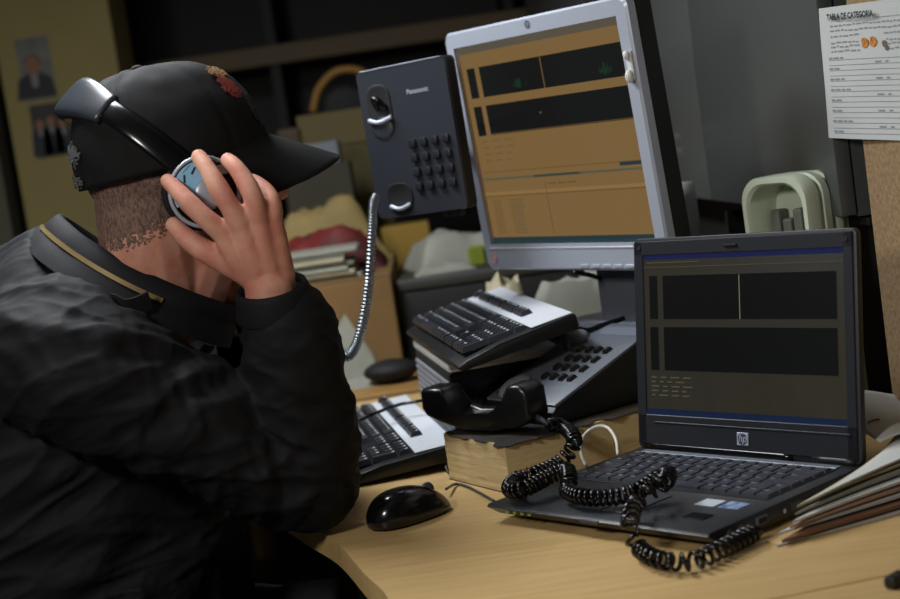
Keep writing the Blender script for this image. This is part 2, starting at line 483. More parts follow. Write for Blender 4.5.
# local: x right 0..LW, y back 0 .. front -LD, z up
TOP = .026; FR = .023
side = [(-.0, .006), (0, TOP), (-LD + .004, FR), (-LD, FR - .003), (-LD + .018, .008), (-LD + .03, .006)]
body = prism([(p[0], p[1]) for p in side][::-1], 0, LW, .0015, 2, 'x')
obj('base', body, mat('laptop_body', (26, 28, 33), .38, bump=.1, bscale=1200), lap, sharp=35)
for x, y in ((.03, -.03), (LW - .03, -.03), (.03, -LD + .045), (LW - .03, -LD + .045)):
    obj('foot', rbox(x - .014, x + .014, y - .01, y + .01, 0, .0065, .002), GREYD, lap)
ztop = lambda y: TOP + (FR - TOP) * (-y) / LD
slope = math.atan2(TOP - FR, LD)
DECK = Matrix.Translation((0, 0, TOP + .0003)) @ Matrix.Rotation(slope, 4, 'X')
# keyboard well
obj('keyboard_tray', rbox(.018, LW - .018, -.152, -.034, 0, .0006, .0003, 1), BLACKM, lap, M=DECK)
obj('button_strip', rbox(.02, LW - .02, -.030, -.019, 0, .0012, .0006, 1), SILVERD, lap, M=DECK)
def key_mesh(w, d, h, inset=.0018, leg=True, m=(KEYM, LEG), lw=.22):
    x, y = w / 2, d / 2; xi, yi = x - inset, y - inset
    vs = [(-x, -y, 0), (x, -y, 0), (x, y, 0), (-x, y, 0), (-xi, -yi, h), (xi, -yi, h), (xi, yi, h), (-xi, yi, h)]
    fs = [(0, 1, 5, 4), (1, 2, 6, 5), (2, 3, 7, 6), (3, 0, 4, 7), (4, 5, 6, 7)]; mi = [0] * 5
    if leg:
        n = len(vs); a = -xi + .0012; b = a + min(.0060, 1.2 * xi); c = yi - .0012 - .003
        vs += [(a, c, h + .0001), (b, c, h + .0001), (b, c + .003, h + .0001), (a, c + .003, h + .0001)]
        fs.append((n, n + 1, n + 2, n + 3)); mi.append(1)
    me = mesh(vs, fs, mi)
    for q in m: me.materials.append(q)
    return me
ku = (LW - .040) / 15.0
kp = {}
def lkey(x, y, w, d):
    k = (round(w, 4), round(d, 4))
    if k not in kp: kp[k] = key_mesh(w - .0016, d - .0016, .0028, .0012, True, (KEYL, KEYLE))
    copies('key', kp[k], [DECK @ Matrix.Translation((x, y, .0007))], lap)
rowsL = [[1] * 15, [1] * 13 + [2], [1.5] + [1] * 12 + [1.5], [1.75] + [1] * 11 + [2.25], [2.25] + [1] * 10 + [1.75, 1], [1, 1, 1, 1, 6, 1, 1, 1, 1, 1]]
yy = -.036
for ri, rw in enumerate(rowsL):
    d = .0125 if ri == 0 else .0195
    x = .020; tot = sum(rw)
    for w in rw:
        ww = w * ku * 15 / tot; lkey(x + ww / 2, yy - d / 2, ww, d); x += ww
    yy -= d
obj('touchpad', rbox(.118, .198, -.222, -.172, 0, .0007, .0003, 1), GREYD, lap, M=DECK)
for x in (.118, .160): obj('touchpad_button', rbox(x, x + .038, -.242, -.226, 0, .001, .0004, 1), GREYD, lap, M=DECK)
obj('sticker', rbox(.244, .270, -.190, -.168, 0, .0004, .0001, 1), mat('sticker_white', (196, 208, 218), .4), lap, M=DECK, label='pale sticker on the palm rest')
stk = obj('sticker', rbox(.276, .302, -.190, -.168, 0, .0004, .0001, 1), mat('sticker_blue', (170, 190, 214), .4, rgb2=(70, 96, 150), vscale=90), lap, M=DECK, label='blue and white sticker on the palm rest')
obj('fingerprint_reader', rbox(.264, .292, -.232, -.214, 0, .001, .0004, 1), BLACKG, lap, M=DECK)
obj('latch', rbox(.15, .178, -LD - .001, -LD + .004, FR - .006, FR - .002, .0006, 1), GREYD, lap)
for k in range(4):
    obj('indicator_light', box(.03 + k * .012, .035 + k * .012, -LD + .0022, -LD + .0028, FR - .0080, FR - .0055), mat('led_green', (120, 150, 60), .4, emit=(120, 150, 50), estr=.02), lap)
# right-side ports
px_ = LW + .0002
for y, kind in ((-.235, 'j'), (-.218, 'j'), (-.185, 'v'), (-.150, 's'), (-.128, 'p'), (-.106, 's')):
    R = Matrix.Translation((px_, y, .0145)) @ Matrix.Rotation(PI / 2, 4, 'Y')
    if kind == 'j':
        obj('audio_jack', lathe([(.0, -.001), (.002, -.001), (.002, .0006), (.0036, .0006), (.0036, -.001)], 14), SILVERD, lap, M=R)
    elif kind == 's':
        obj('screw', lathe([(0, -.001), (.0028, -.001), (.0028, .0016), (.001, .002), (0, .002)], 6), CHROME, lap, M=R)
    elif kind == 'v':
        obj('port', xform(rbox(-.0045, .0045, -.009, .009, -.001, .0014, .0015), Matrix.Identity(4)), SILVERD, lap, M=R)
        obj('port_slot', box(-.0028, .0028, -.007, .007, .0014, .0017), BLACKM, lap, M=R)
    else:
        obj('port', rbox(-.0052, .0052, -.0095, .0095, -.001, .0014, .0015), GREYD, lap, M=R)
# lid
LEAN = .15308; LH = .257
lidM = Matrix.Translation((0, -.012, .020)) @ Matrix.Rotation(-LEAN, 4, 'X')
lid_top = LH + .006
LIDM = mat('laptop_lid', (33, 35, 41), .42, bump=.08, bscale=1200)
obj('lid', prism(rrect(LW, LH, .008, 4, LW / 2, .006 + LH / 2), -.009, 0, .0015, 2, 'y'), LIDM, lap, M=lidM, sharp=35)
# screen rectangle in lid coords (x, z), front face is y = 0 (front toward -y)
def lidpt(x, z, o=.0): return V(x, -o, z)
sx0, sx1, sz0, sz1 = .0165, LW - .0165, .006 + .042, .006 + LH - .021
bz = .0022
fr = [rbox(0.004, sx0, -bz, .001, .012, lid_top - .004, .0008, 1), rbox(sx1, LW - .004, -bz, .001, .012, lid_top - .004, .0008, 1),
      rbox(0.004, LW - .004, -bz, .001, sz1, lid_top - .004, .0008, 1), rbox(0.004, LW - .004, -bz, .001, .012, sz0, .0008, 1)]
obj('screen_bezel', join(*fr), LIDM, lap, M=lidM)
obj('bezel_ridge', rbox(.03, LW - .012, -bz - .0012, 0, sz0 - .010, sz0 - .008, .0005, 1), LIDM, lap, M=lidM)
for x in (.012, LW - .012): obj('rubber_pad', shift(lathe([(0, 0), (.003, 0), (.0026, .001), (0, .001)], 10), V(0, 0, 0)), BLACKM, lap, M=lidM @ Matrix.Translation((x, -bz, lid_top - .012)) @ Matrix.Rotation(PI / 2, 4, 'X'))
obj('lid_latch', join(rbox(.146, .166, -bz - .003, -bz, lid_top - .014, lid_top - .0115, .0006, 1)), BLACKM, lap, M=lidM)
obj('hinge', tube([(.012 + .014 * i, -.0085, .0285) for i in range(17)], .0055, 12), BLACKG, lap, smooth=True)
obj('hinge', tube([(.012 + .014 * i, -.0085, .0285) for i in range(18, 23)], .0058, 12), BLACK, lap, smooth=True)
def scr_mat(name, rgb, k=1.0, rough=.25): return mat(name, (8, 8, 8), rough, emit=rgb, estr=k)
LSC = [scr_mat('lcd_olive', (54, 51, 40)), scr_mat('lcd_black', (11, 12, 13)), scr_mat('lcd_blue', (22, 28, 66)), scr_mat('lcd_line', (116, 112, 92)), scr_mat('lcd_text', (78, 74, 58)), scr_mat('lcd_bluelow', (18, 30, 56))]
def screen(rects, x0, x1, z0, z1):
    out = []
    for (u0, u1, v0, v1, m) in rects:
        out.append((x0 + (x1 - x0) * u0, x0 + (x1 - x0) * u1, z1 - (z1 - z0) * v1, z1 - (z1 - z0) * v0, m))
    vs, fs, mi = flat(out)
    return [V(v[0], -v[2], v[1]) for v in vs], fs, mi
R_ = [(0, 1, 0, 1, 0), (0, 1, 0, .03, 2), (.03, .075, .13, .40, 1), (.105, .965, .13, .40, 1), (.03, .075, .45, .72, 1), (.105, .965, .45, .72, 1), (0, 1, .962, 1, 5), (.505, .509, .135, .40, 3)]
for k in range(5):
    x = .03
    for q in range(4):
        w = random.uniform(.02, .05); R_.append((x, x + w, .76 + k * .028, .768 + k * .028, 4)); x += w + .02
R_ += [(.02, .3, .045, .05, 4), (.0, 1., .075, .078, 4)]
vs, fs, mi = screen(R_, sx0, sx1, sz0, sz1)
o = link('display', mesh(vs, fs, mi), LSC, lap, lidM)
# logo plate with the two letters
lg = lidM @ Matrix.Translation((LW / 2 + .003, -bz - .0006, .026)) @ Matrix.Rotation(PI / 2, 4, 'X')
obj('logo_plate', rbox(-.0085, .0085, -.0075, .0075, -.0006, .0006, .0005, 1), SILVER, lap, M=lg)
obj('logo_disc', lathe([(0, .0005), (.0068, .0005), (.0068, .0009), (0, .0009)], 24), mat('logo_blue_grey', (58, 64, 80), .4), lap, M=lg)
text_mesh('hp', .0125, lg @ Matrix.Translation((0, .0008, .0011)), SILVER, lap, shear=.3, bold=.0001)

# ================================================================== MONITOR
MY, MT, MR = -1.002, -.063, -.009
a = V(math.cos(MY), math.sin(MY), 0); b = V(math.sin(MY), -math.cos(MY), 0); u = V(0, 0, 1)
u2 = u * math.cos(MT) - b * math.sin(MT); b2 = b * math.cos(MT) + u * math.sin(MT)
ma = a * math.cos(MR) + u2 * math.sin(MR); mu = u2 * math.cos(MR) - a * math.sin(MR)
MC = V(.173, 2.167, 1.155); MW, MH = .412, .352
SUP = .880     # top of the desktop computer the monitor stands on
bc = MC - b * .085                                         # stand column position
mon = thing('monitor', 'silver framed flat monitor showing amber and black graphs', 'monitor', frame(V(bc[0], bc[1], SUP), a, -b, V(0, 0, 1)))
inv = mon.matrix_world.inverted() if False else frame(V(bc[0], bc[1], SUP), a, -b, V(0, 0, 1)).inverted()
PM = inv @ frame(MC, ma, -b2, mu)                          # panel frame: x right, y back, z up
SHELL = mat('monitor_shell', (15, 15, 17), .5)
obj('back_shell', loft([[V(p[0], y, p[1]) for p in rrect(w, h, .012, 4)] for w, h, y in ((MW - .004, MH - .004, .004), (MW - .004, MH - .004, .034), (MW - .05, MH - .05, .052), (.2, .2, .062))]), SHELL, mon, M=PM, sharp=35)
S0, S1, T0, T1 = -MW / 2 + .017, MW / 2 - .019, -MH / 2 + .036, MH / 2 - .020
frv = []
# bezel as one ring: outer rounded rect to inner rect with real thickness
outer = rrect(MW, MH, .013, 5); n = len(outer)
inner = [(min(max(p[0], S0), S1), min(max(p[1], T0), T1)) for p in outer]
inner = []
for (x, y) in outer:
    inner.append((S1 if x > 0 else S0, T1 if y > 0 else T0))
def ring3(pts, y, grow=0): return [V(p[0], y, p[1]) for p in pts]
sh = lambda pts, k: [(p[0] - math.copysign(k, p[0]), p[1] - math.copysign(k, p[1])) for p in pts]
bez = loft([ring3(outer, .006), ring3(outer, -.006), ring3(sh(outer, .003), -.009), ring3(sh(inner, -.003), -.009), ring3(inner, -.006), ring3(inner, .001)], cap=False)
obj('bezel', bez, SILVER, mon, M=PM, sharp=30)
obj('lower_trim', rbox(-MW / 2 + .015, MW / 2 - .015, -.0105, -.006, -MH / 2 + .031, -MH / 2 + .034, .001, 1), mat('bright_trim', (220, 224, 230), .2, metal=.4), mon, M=PM)
MSC = [scr_mat('amber_screen', (118, 92, 55)), scr_mat('screen_black', (15, 16, 15)), scr_mat('screen_grey', (84, 78, 66)), scr_mat('screen_teal', (34, 52, 56)), scr_mat('screen_brown', (98, 74, 42)), scr_mat('screen_green', (20, 46, 30)), scr_mat('screen_amber_light', (132, 103, 63)), scr_mat('screen_line_grey', (84, 82, 66))]
R_ = [(0, 1, 0, 1, 0), (0, 1, 0, .048, 2), (.035, .088, .12, .267, 1), (.118, .965, .12, .267, 1), (.035, .088, .308, .453, 1), (.118, .965, .308, .453, 1), (0, 1, .962, 1, 3), (0, 1, .664, .675, 7), (.505, .512, .122, .267, 4), (.118, .965, .447, .450, 4),
      (0, 1, .632, .636, 4), (.0, 1., .752, .757, 4), (.0, 1., .735, .75, 6), (.40, .405, .70, .95, 4), (.34, .62, .664, .675, 3), (.85, .97, .635, .652, 3), (.45, .46, .37, .38, 7), (0, .008, .05, .96, 4)]
for k in range(14):
    R_.append((.04 + .005, .10, .775 + k * .0125, .779 + k * .0125, 4)); R_.append((.16, .23 + .02 * random.random(), .775 + k * .0125, .7795 + k * .0125, 7 if k % 3 else 4))
for k in range(4):
    x = .05
    for q in range(3):
        w = random.uniform(.03, .06); R_.append((x, x + w, .48 + k * .032, .484 + k * .032, 4)); x += w + .03
for cx in (.36, .86):
    for k in range(22):
        x = cx + random.gauss(0, .022); h = random.uniform(.01, .05) * max(.2, 1 - abs(x - cx) * 18)
        R_.append((x, x + .005, .235 - h, .235 + h * .4, 5))
for k in range(3): R_.append((.42 + .06 * k, .47 + .06 * k, .705, .712, 4))
vs, fs, mi = screen(R_, S0, S1, T0, T1)
link('display', mesh(vs, fs, mi), MSC, mon, PM)
lgM = PM @ Matrix.Translation((0, -.0093, MH / 2 - .0105)) @ Matrix.Rotation(PI / 2, 4, 'X')
obj('logo_disc', lathe([(0, .0), (.0055, .0), (.0055, .0006), (0, .0006)], 20), mat('logo_grey', (96, 102, 116), .35, metal=.4), mon, M=lgM)
text_mesh('hp', .009, lgM @ Matrix.Translation((0, .0007, .0009)), SILVER, mon, shear=.3)
obj('sticker', lathe([(0, .0), (.0085, .0), (.0085, .0005), (0, .0005)], 20), mat('sticker_pink', (198, 176, 180), .5, rgb2=(190, 130, 140), vscale=200), mon, M=PM @ Matrix.Translation((-MW / 2 + .021, -.0093, -MH / 2 + .018)) @ Matrix.Rotation(PI / 2, 4, 'X'))
for k in range(5): obj('button', rbox(.02 + k * .024, .038 + k * .024, -.0105, -.008, -MH / 2 + .004, -MH / 2 + .009, .0008, 1), SILVER, mon, M=PM)
# small pale plastic hook stuck to the right bezel
obj('hook', join(rbox(-.006, .006, -.004, 0, -.018, .020, .003), ellipsoid((0, -.005, .015), (.005, .005, .006), n=12, m=8), ellipsoid((0, -.006, -.012), (.006, .006, .009), n=12, m=8)), mat('hook_plastic', (206, 206, 206), .4), mon, M=PM @ Matrix.Translation((MW / 2 - .0085, -.009, MH / 2 - .088)))
obj('arm', xform(rbox(-.06, .06, -.012, .012, -.06, .06, .004), Matrix.Identity(4)), SHELL, mon, M=PM @ Matrix.Translation((0, .07, -.02)))
zc = MC[2] - SUP
obj('column', rbox(-.045, .045, -.012, .02, .012, zc - .02, .006), SILVERD, mon)
obj('stand_base', rbox(-.13, .13, -.03, .10, 0, .014, .006), SILVER, mon, sharp=40)

# ---------------------------------------------------------- desktop computer case the monitor stands on
pc = thing('desktop_computer', 'grey desktop computer case lying flat under the monitor', 'computer', frame(V(bc[0], bc[1], .75), a, -b, V(0, 0, 1)))
obj('case', rbox(-.175, .175, -.034, .12, .004, SUP - .75, .004), mat('pc_case', (70, 72, 74), .5), pc, sharp=40)
obj('front_panel', rbox(-.172, .172, -.040, -.034, .01, SUP - .756, .003), BLACK, pc, sharp=40)
for s in (-1, 1):
    for t in (-.02, .10): obj('foot', rbox(s * .15 - .012, s * .15 + .012, t - .012, t + .012, 0, .005, .001, 1), BLACKM, pc)

# ================================================================== KEYBOARDS
KB_L, KB_D = .452, .168
def keyboard(name, label, M, tilt):
    t = thing(name, label, 'keyboard', M)
    T = Matrix.Rotation(tilt, 4, 'X')
    # local x right, y back, z up, origin: middle of the front edge on its support
    prof = [(0, .004), (.006, .001), (KB_D - .006, .001), (KB_D, .006), (KB_D, .020), (KB_D - .004, .023), (.06, .019), (.012, .013), (0, .009)]
    obj('case', prism(prof, -KB_L / 2, KB_L / 2, .002, 2, 'x'), BLACK, t, M=T, sharp=35)
    obj('silver_panel', rbox(-KB_L / 2 + .004, KB_L / 2 - .004, KB_D - .061, KB_D - .003, 0, .0016, .0006, 1), mat('silver_panel', (226, 231, 240), .3, metal=.05), t, M=T @ Matrix.Translation((0, 0, .0226)) @ Matrix.Rotation(.0, 4, 'X'), label='bright silver strip behind the keys')
    un = .0186; hk = .0072; x0 = -KB_L / 2 + .008
    km = {}
    def key(cx, cy, w=1, d=1):
        k = (w, d)
        if k not in km: km[k] = key_mesh(w * un - .0012, d * un - .0012, hk, .0026)
        zz = .0196 if cy < KB_D - .05 else .0238
        copies('key', km[k], [T @ Matrix.Translation((cx, cy, zz))], t)
    yr = [KB_D - .0715 - un * k for k in range(5)]
    main = [[1] * 13 + [2], [1.5] + [1] * 12 + [1.5], [1.75] + [1] * 11 + [2.25], [2.25] + [1] * 10 + [2.75], [1.25, 1.25, 1.25, 6.25, 1.25, 1.25, 1.25, 1.25]]
    for r, rw in enumerate(main):
        x = x0
        for w in rw: key(x + w * un / 2, yr[r], w); x += w * un
    xa = x0 + 15 * un + .007
    for r, cs in ((0, (0, 1, 2)), (1, (0, 1, 2)), (3, (1,)), (4, (0, 1, 2))):
        for c in cs: key(xa + (c + .5) * un, yr[r])
    xn = xa + 3 * un + .007
    for r in range(5):
        for c in range(4):
            if (r, c) in ((2, 3), (4, 1)) or (r == 4 and c == 3): continue
            if (r, c) == (1, 3): key(xn + 3.5 * un, (yr[1] + yr[2]) / 2, 1, 2)
            elif (r, c) == (3, 3): key(xn + 3.5 * un, (yr[3] + yr[4]) / 2, 1, 2)
            elif (r, c) == (4, 0): key(xn + un, yr[4], 2)
            else: key(xn + (c + .5) * un, yr[r])
    yf = KB_D - .042
    xs = [0] + [2, 3, 4, 5] + [6.5, 7.5, 8.5, 9.5] + [11, 12, 13, 14]
    for q in xs: key(x0 + (q + .5) * un, yf)
    for c in range(3): key(xa + (c + .5) * un, yf)
    for q in range(3):
        obj('indicator_light', box(xn + .02 + q * .014, xn + .024 + q * .014, yf - .002, yf, .0242, .0246), LEG, t, M=T)
    if tilt > .02:
        for s in (-1, 1): obj('flip_foot', rbox(s * .19 - .012, s * .19 + .012, KB_D - .02, KB_D - .014, .001 - math.tan(tilt) * (KB_D - .017) , .004, .001, 1), BLACK, t, M=T)
    return t
def kb_frame(nb, yawdeg, tilt, ztop_local=.023):
    y = math.radians(yawdeg); e = V(math.cos(y), math.sin(y), 0); g = V(-math.sin(y), math.cos(y), 0)
    x = -e; yb = -g
    org = V(nb[0], nb[1], 0) + e * (KB_L / 2) + g * (KB_D * math.cos(tilt))
    z = nb[2] - (KB_D * math.sin(tilt) + ztop_local * math.cos(tilt))
    return frame(V(org[0], org[1], z), x, yb, V(0, 0, 1))
TU = .185
keyboard('keyboard', 'black keyboard with silver strip lying on top of the vented box', kb_frame((.163, 2.04, .9375), 99.4, TU), TU)
kbz = .9375 - KB_D * math.sin(TU) - .023
TL_ = .07
keyboard('keyboard', 'black keyboard with silver strip lying on the desk beside the mouse', kb_frame((-.013, 2.062, .75 + KB_D * math.sin(TL_) + .0232), 99.6, TL_), TL_)

# vented box under the upper keyboard
y_ = math.radians(99.4); e = V(math.cos(y_), math.sin(y_), 0); g = V(-math.sin(y_), math.cos(y_), 0)
bx0 = V(.163, 2.04, .75) + g * .158 + e * .125
BH = kbz - .75 - .0005
vb = thing('vented_box', 'black vented device with pale top edge standing under the keyboard', 'device', frame(bx0, -e, -g, V(0, 0, 1)))
BL = .30
obj('body', rbox(-BL, 0, 0, .150, .004, BH - .014, .003), BLACKG, vb, sharp=40)
obj('top_cover', rbox(-BL - .003, .003, -.004, .152, BH - .016, BH, .004), mat('pale_cover', (206, 206, 204), .35, metal=.2), vb, sharp=40, label='pale grey cover')
obj('grille_frame', rbox(-BL + .003, -.003, -.003, 0, .012, BH - .018, .001, 1), BLACKM, vb)
nsl = 10
for k in range(nsl):
    zz = .018 + k * (BH - .044) / nsl
    obj('vent_slat', box(-BL + .010, -.010, -.0060, -.003, zz, zz + .0052), mat('vent_grey', (138, 142, 150), .4), vb)
for x in (-BL + .02, -.02):
    for y in (.02, .13): obj('foot', rbox(x - .008, x + .008, y - .008, y + .008, 0, .005, .001, 1), BLACKM, vb)

# ================================================================== BOOK, DESK PHONE, HANDSET
ky = math.atan2(.097, .178); ka = V(math.cos(ky), math.sin(ky), 0); kb_ = V(-math.sin(ky), math.cos(ky), 0)
bk0 = V(.039, 1.874, .75)
BKW, BKD, BKH = .275, .152, .063
book = thing('telephone_book', 'thick worn telephone book with ragged black cover under the desk phone', 'book', frame(bk0, ka, kb_, V(0, 0, 1)))
PAGES = mat('yellowed_pages', (214, 194, 148), .8, rgb2=(192, 168, 120), vscale=40, stretch=(1, 1, 30), bump=.25, bscale=90)
def pages(x0, x1, y0, y1, z0, z1, nx=22, nz=14):
    # block whose sides ripple like page edges
    pts = []
    per = [(x0 + (x1 - x0) * i / nx, y0) for i in range(nx)] + [(x1, y0 + (y1 - y0) * i / 12) for i in range(12)] + [(x1 - (x1 - x0) * i / nx, y1) for i in range(nx)] + [(x0, y1 - (y1 - y0) * i / 12) for i in range(12)]
    rings = []
    cx, cy = (x0 + x1) / 2, (y0 + y1) / 2
    for k in range(nz + 1):
        z = z0 + (z1 - z0) * k / nz
        r = []
        for (x, y) in per:
            q = 1 + .005 * noise.noise(Vector((x * 18, y * 18, z * 160))) + .0012 * (k % 2)
            r.append(V(cx + (x - cx) * q, cy + (y - cy) * q, z + (.002 * noise.noise(Vector((x * 20, y * 20, 3.))) if k == nz else 0)))
        rings.append(r)
    return loft(rings)
obj('page_block', pages(0, BKW, 0, BKD, .001, BKH - .003), PAGES, book)
obj('back_cover', box(-.001, BKW + .001, -.001, BKD + .001, 0, .001), mat('book_cover', (30, 28, 26), .6), book)
# ragged top cover
vs, fs = [], []; nx, ny = 40, 22
for t_ in (0, 1):
    for j in range(ny + 1):
        for i in range(nx + 1):
            x = BKW * i / nx; y = BKD * j / ny
            if j == 0: y += -.004 + .012 * noise.noise(Vector((x * 40, 0, 1))) + .006 * noise.noise(Vector((x * 130, 0, 4)))
            if i == 0: x += -.002 + .012 * noise.noise(Vector((0, y * 45, 2)))
            z = BKH - .003 + .0012 * t_ + .0012 * noise.noise(Vector((x * 25, y * 25, 0))) + .0009
            if j == 0 or i == 0: z -= .0015
            vs.append(V(x, y, z))
n1 = (nx + 1) * (ny + 1)
for j in range(ny):
    for i in range(nx):
        a_ = j * (nx + 1) + i; q = (a_, a_ + 1, a_ + nx + 2, a_ + nx + 1)
        fs.append(q[::-1]); fs.append(tuple(k + n1 for k in q))
obj('front_cover', (vs, fs), mat('torn_cover', (24, 22, 20), .6, rgb2=(60, 50, 36), vscale=24), book, smooth=True)

# desk phone: length axis pd rises away from the man's side, width toward the camera
p0 = V(.024, 2.066, .75 + BKH); pw = unit(V(.082, -.128, 0)); pd = V(-pw[1], pw[0], 0)
if pd[0] < 0: pd = -pd
PW, PL = .152, .200
ph = thing('desk_phone', 'dark grey desk telephone with number pad resting on the telephone book', 'telephone', frame(p0 + pw * (PW / 2), pd, -pw, V(0, 0, 1)))
# local x along length (up slope), y away from camera, z up
z1, z2 = .022, .091
side = [(0, .001), (PL, .001), (PL, z2 - .006), (PL - .008, z2), (.006, z1), (0, z1 - .006)]
obj('housing', [None, None] and prism(side, -PW / 2, PW / 2, .003, 2, 'y'), BLACK, ph, sharp=35)
psl = math.atan2(z2 - z1, PL - .014)
PT = Matrix.Translation((.006, 0, z1)) @ Matrix.Rotation(-psl, 4, 'Y')
fl = math.hypot(PL - .014, z2 - z1)
obj('faceplate', rbox(.0, fl - .004, -PW / 2 + .001, PW / 2 - .001, -.001, .0035, .0015), mat('phone_face', (98, 103, 112), .36, metal=.1), ph, M=PT, sharp=35)
kme = key_mesh(.0135, .0095, .005, .002, False, (BLACK, LEG))
for r in range(4):
    for c in range(4):
        obj_w = .0135
        copies('key', kme, [PT @ Matrix.Translation((.058 + .0225 * r, -.046 + c * .0185, .0032))], ph)
# raised handset rests (cradles) on the far half
obj('cradle_rest', ellipsoid((.03, .045, .004), (.026, .02, .010), n=18, m=10), mat('phone_rest', (128, 132, 140), .3), ph, M=PT, smooth=True)
obj('cradle_rest', ellipsoid((.150, .045, .004), (.016, .02, .013), n=18, m=10), MATS['phone_rest'], ph, M=PT, smooth=True)
obj('cradle_well', rbox(.012, .05, .052, .068, .003, .0045, .0007, 1), BLACKM, ph, M=PT)
obj('display_strip', rbox(.164, .184, -.062, .02, .003, .0048, .001, 1), SILVERD, ph, M=PT)

# handset lying on its back
hx = unit(V(.143, -.118, -.008)); hz = unit(V(0, 0, 1) - hx * hx[2]); hy = np.cross(hz, hx)
hc = onz(487, 408, .826)
hc = V(.022, 1.974, .75 + BKH + .0055)
hs = thing('phone_handset', 'black telephone handset lying off the hook on the telephone book', 'handset', frame(hc, hx, hy, hz))
out = [(-.093, .024), (-.086, .014), (-.06, .005), (-.02, .000), (.03, .000), (.062, .003), (.084, .010), (.093, .018), (.090, .052), (.078, .060), (.058, .058), (.050, .048), (.042, .026), (.028, .017), (-.022, .0145), (-.042, .019), (-.050, .046), (-.056, .051), (-.089, .050), (-.093, .045)]
out = [(p[0] * .93, p[1]) for p in out]
obj('shell', prism(out, -.022, .022, .006, 3, 'y'), mat('handset_black', (21, 21, 23), .3), hs, sharp=50)
for i in range(4):
    for j in range(3):
        obj('speaker_hole', box(-.076 + i * .006, -.0735 + i * .006, -.009 + j * .007, -.0055 + j * .007, .0500, .0506), BLACKM, hs)
obj('cord_plug', tube([(.083, -.006, .018), (.095, -.008, .014), (.105, -.010, .010)], [.004, .0035, .003], 10), GREYD, hs, smooth=True)

# ------------------------------------------------------------------ coiled handset cord
def coil(path, pitch, rad, wire, nseg=14, ring=6):
    P = catmull(path, 600); d = np.r_[0, np.cumsum(np.linalg.norm(np.diff(P, axis=0), axis=1))]
    Lr = d[-1]
    # pitch varies along the length: list of (s fraction, pitch)
    ss = np.linspace(0, Lr, 3000)
    pt = np.interp(np.interp(ss, d, np.linspace(0, len(path) - 1, 600)), [q[0] for q in pitch], [q[1] for q in pitch])
    ph_ = np.r_[0, np.cumsum(np.diff(ss) / pt[:-1])] * 2 * PI
    n = int(ph_[-1] / (2 * PI) * nseg)
    aa = np.linspace(0, ph_[-1], n); s = np.interp(aa, ph_, ss)
    Q = np.array([np.interp(s, d, P[:, k]) for k in range(3)]).T
    Ps = np.array([np.interp(ss, d, P[:, k]) for k in range(3)]).T
    T, N, B = frames(Ps, (0, 0, 1))
    Nn = np.array([np.interp(s, ss, N[:, k]) for k in range(3)]).T; Bb = np.array([np.interp(s, ss, B[:, k]) for k in range(3)]).T
    rr = np.interp(s / Lr, [0, .012, .985, 1], [.3, 1, 1, .3]) * rad
    return tube(Q + Nn * (np.cos(aa) * rr)[:, None] + Bb * (np.sin(aa) * rr)[:, None], wire, ring)
LT = .75 + .0265
CR = .0078
zc_ = LT + CR + .0035
tip = V(*(frame(hc, hx, hy, hz) @ Vector((.105, -.010, .010))))
cp_ = [tip, onz(563, 427, .812), onz(574, 438, .815), onz(571, 450, .806), onz(558, 464, zc_ + .004), onz(538, 473, zc_ + .002), onz(516, 480, zc_),
       onz(510, 489, zc_), onz(524, 489, zc_ + .003), onz(548, 477, zc_ + .008), onz(566, 470, zc_ + .013), onz(569, 481, zc_ + .008), onz(568, 491, zc_), onz(585, 497, zc_), onz(612, 497, zc_), onz(638, 491, zc_ + .004),
       onz(656, 480, zc_ + .009), onz(668, 474, zc_ + .014), onz(664, 483, zc_ + .016), onz(646, 494, zc_ + .010), onz(634, 506, zc_ + .002), onz(630, 522, zc_ + .002), onz(632, 536, .776), onz(640, 549, .764), onz(654, 558, .763), onz(672, 562, .763), onz(694, 561, .762), onz(716, 552, .762), onz(738, 541, .762), onz(760, 530, .762)]
cord = tag(obj('coiled_cord', coil(cp_, [(0, .012), (1, .010), (3, .010), (5, .0066), (10, .0062), (12, .0072), (16, .0072), (18, .012), (19, .017), (20, .021), (21, .022), (22, .018), (23, .010), (25, .011), (26, .0125), (28, .009), (29, .008)], CR, .0023), BLACKG, smooth=True),
           'black coiled handset cord looping over the laptop and onto the desk', 'cord')

# ================================================================== WALL PHONE beside the monitor
WPY = -.632
wa = V(math.cos(WPY), math.sin(WPY), 0); wb_ = V(math.sin(WPY), -math.cos(WPY), 0)
WPW, WPH = .1575, .2125
wc = V(-.022, 2.245, 1.189)
rl = .019
wx = wa * math.cos(rl) + V(0, 0, 1) * math.sin(rl); wz = V(0, 0, 1) * math.cos(rl) - wa * math.sin(rl)
wp = thing('wall_phone', 'dark grey wall telephone body without its handset beside the monitor', 'telephone', frame(wc, wx, -wb_, wz))
WPM = mat('wall_phone_grey', (46, 49, 56), .36, bump=.12, bscale=900)
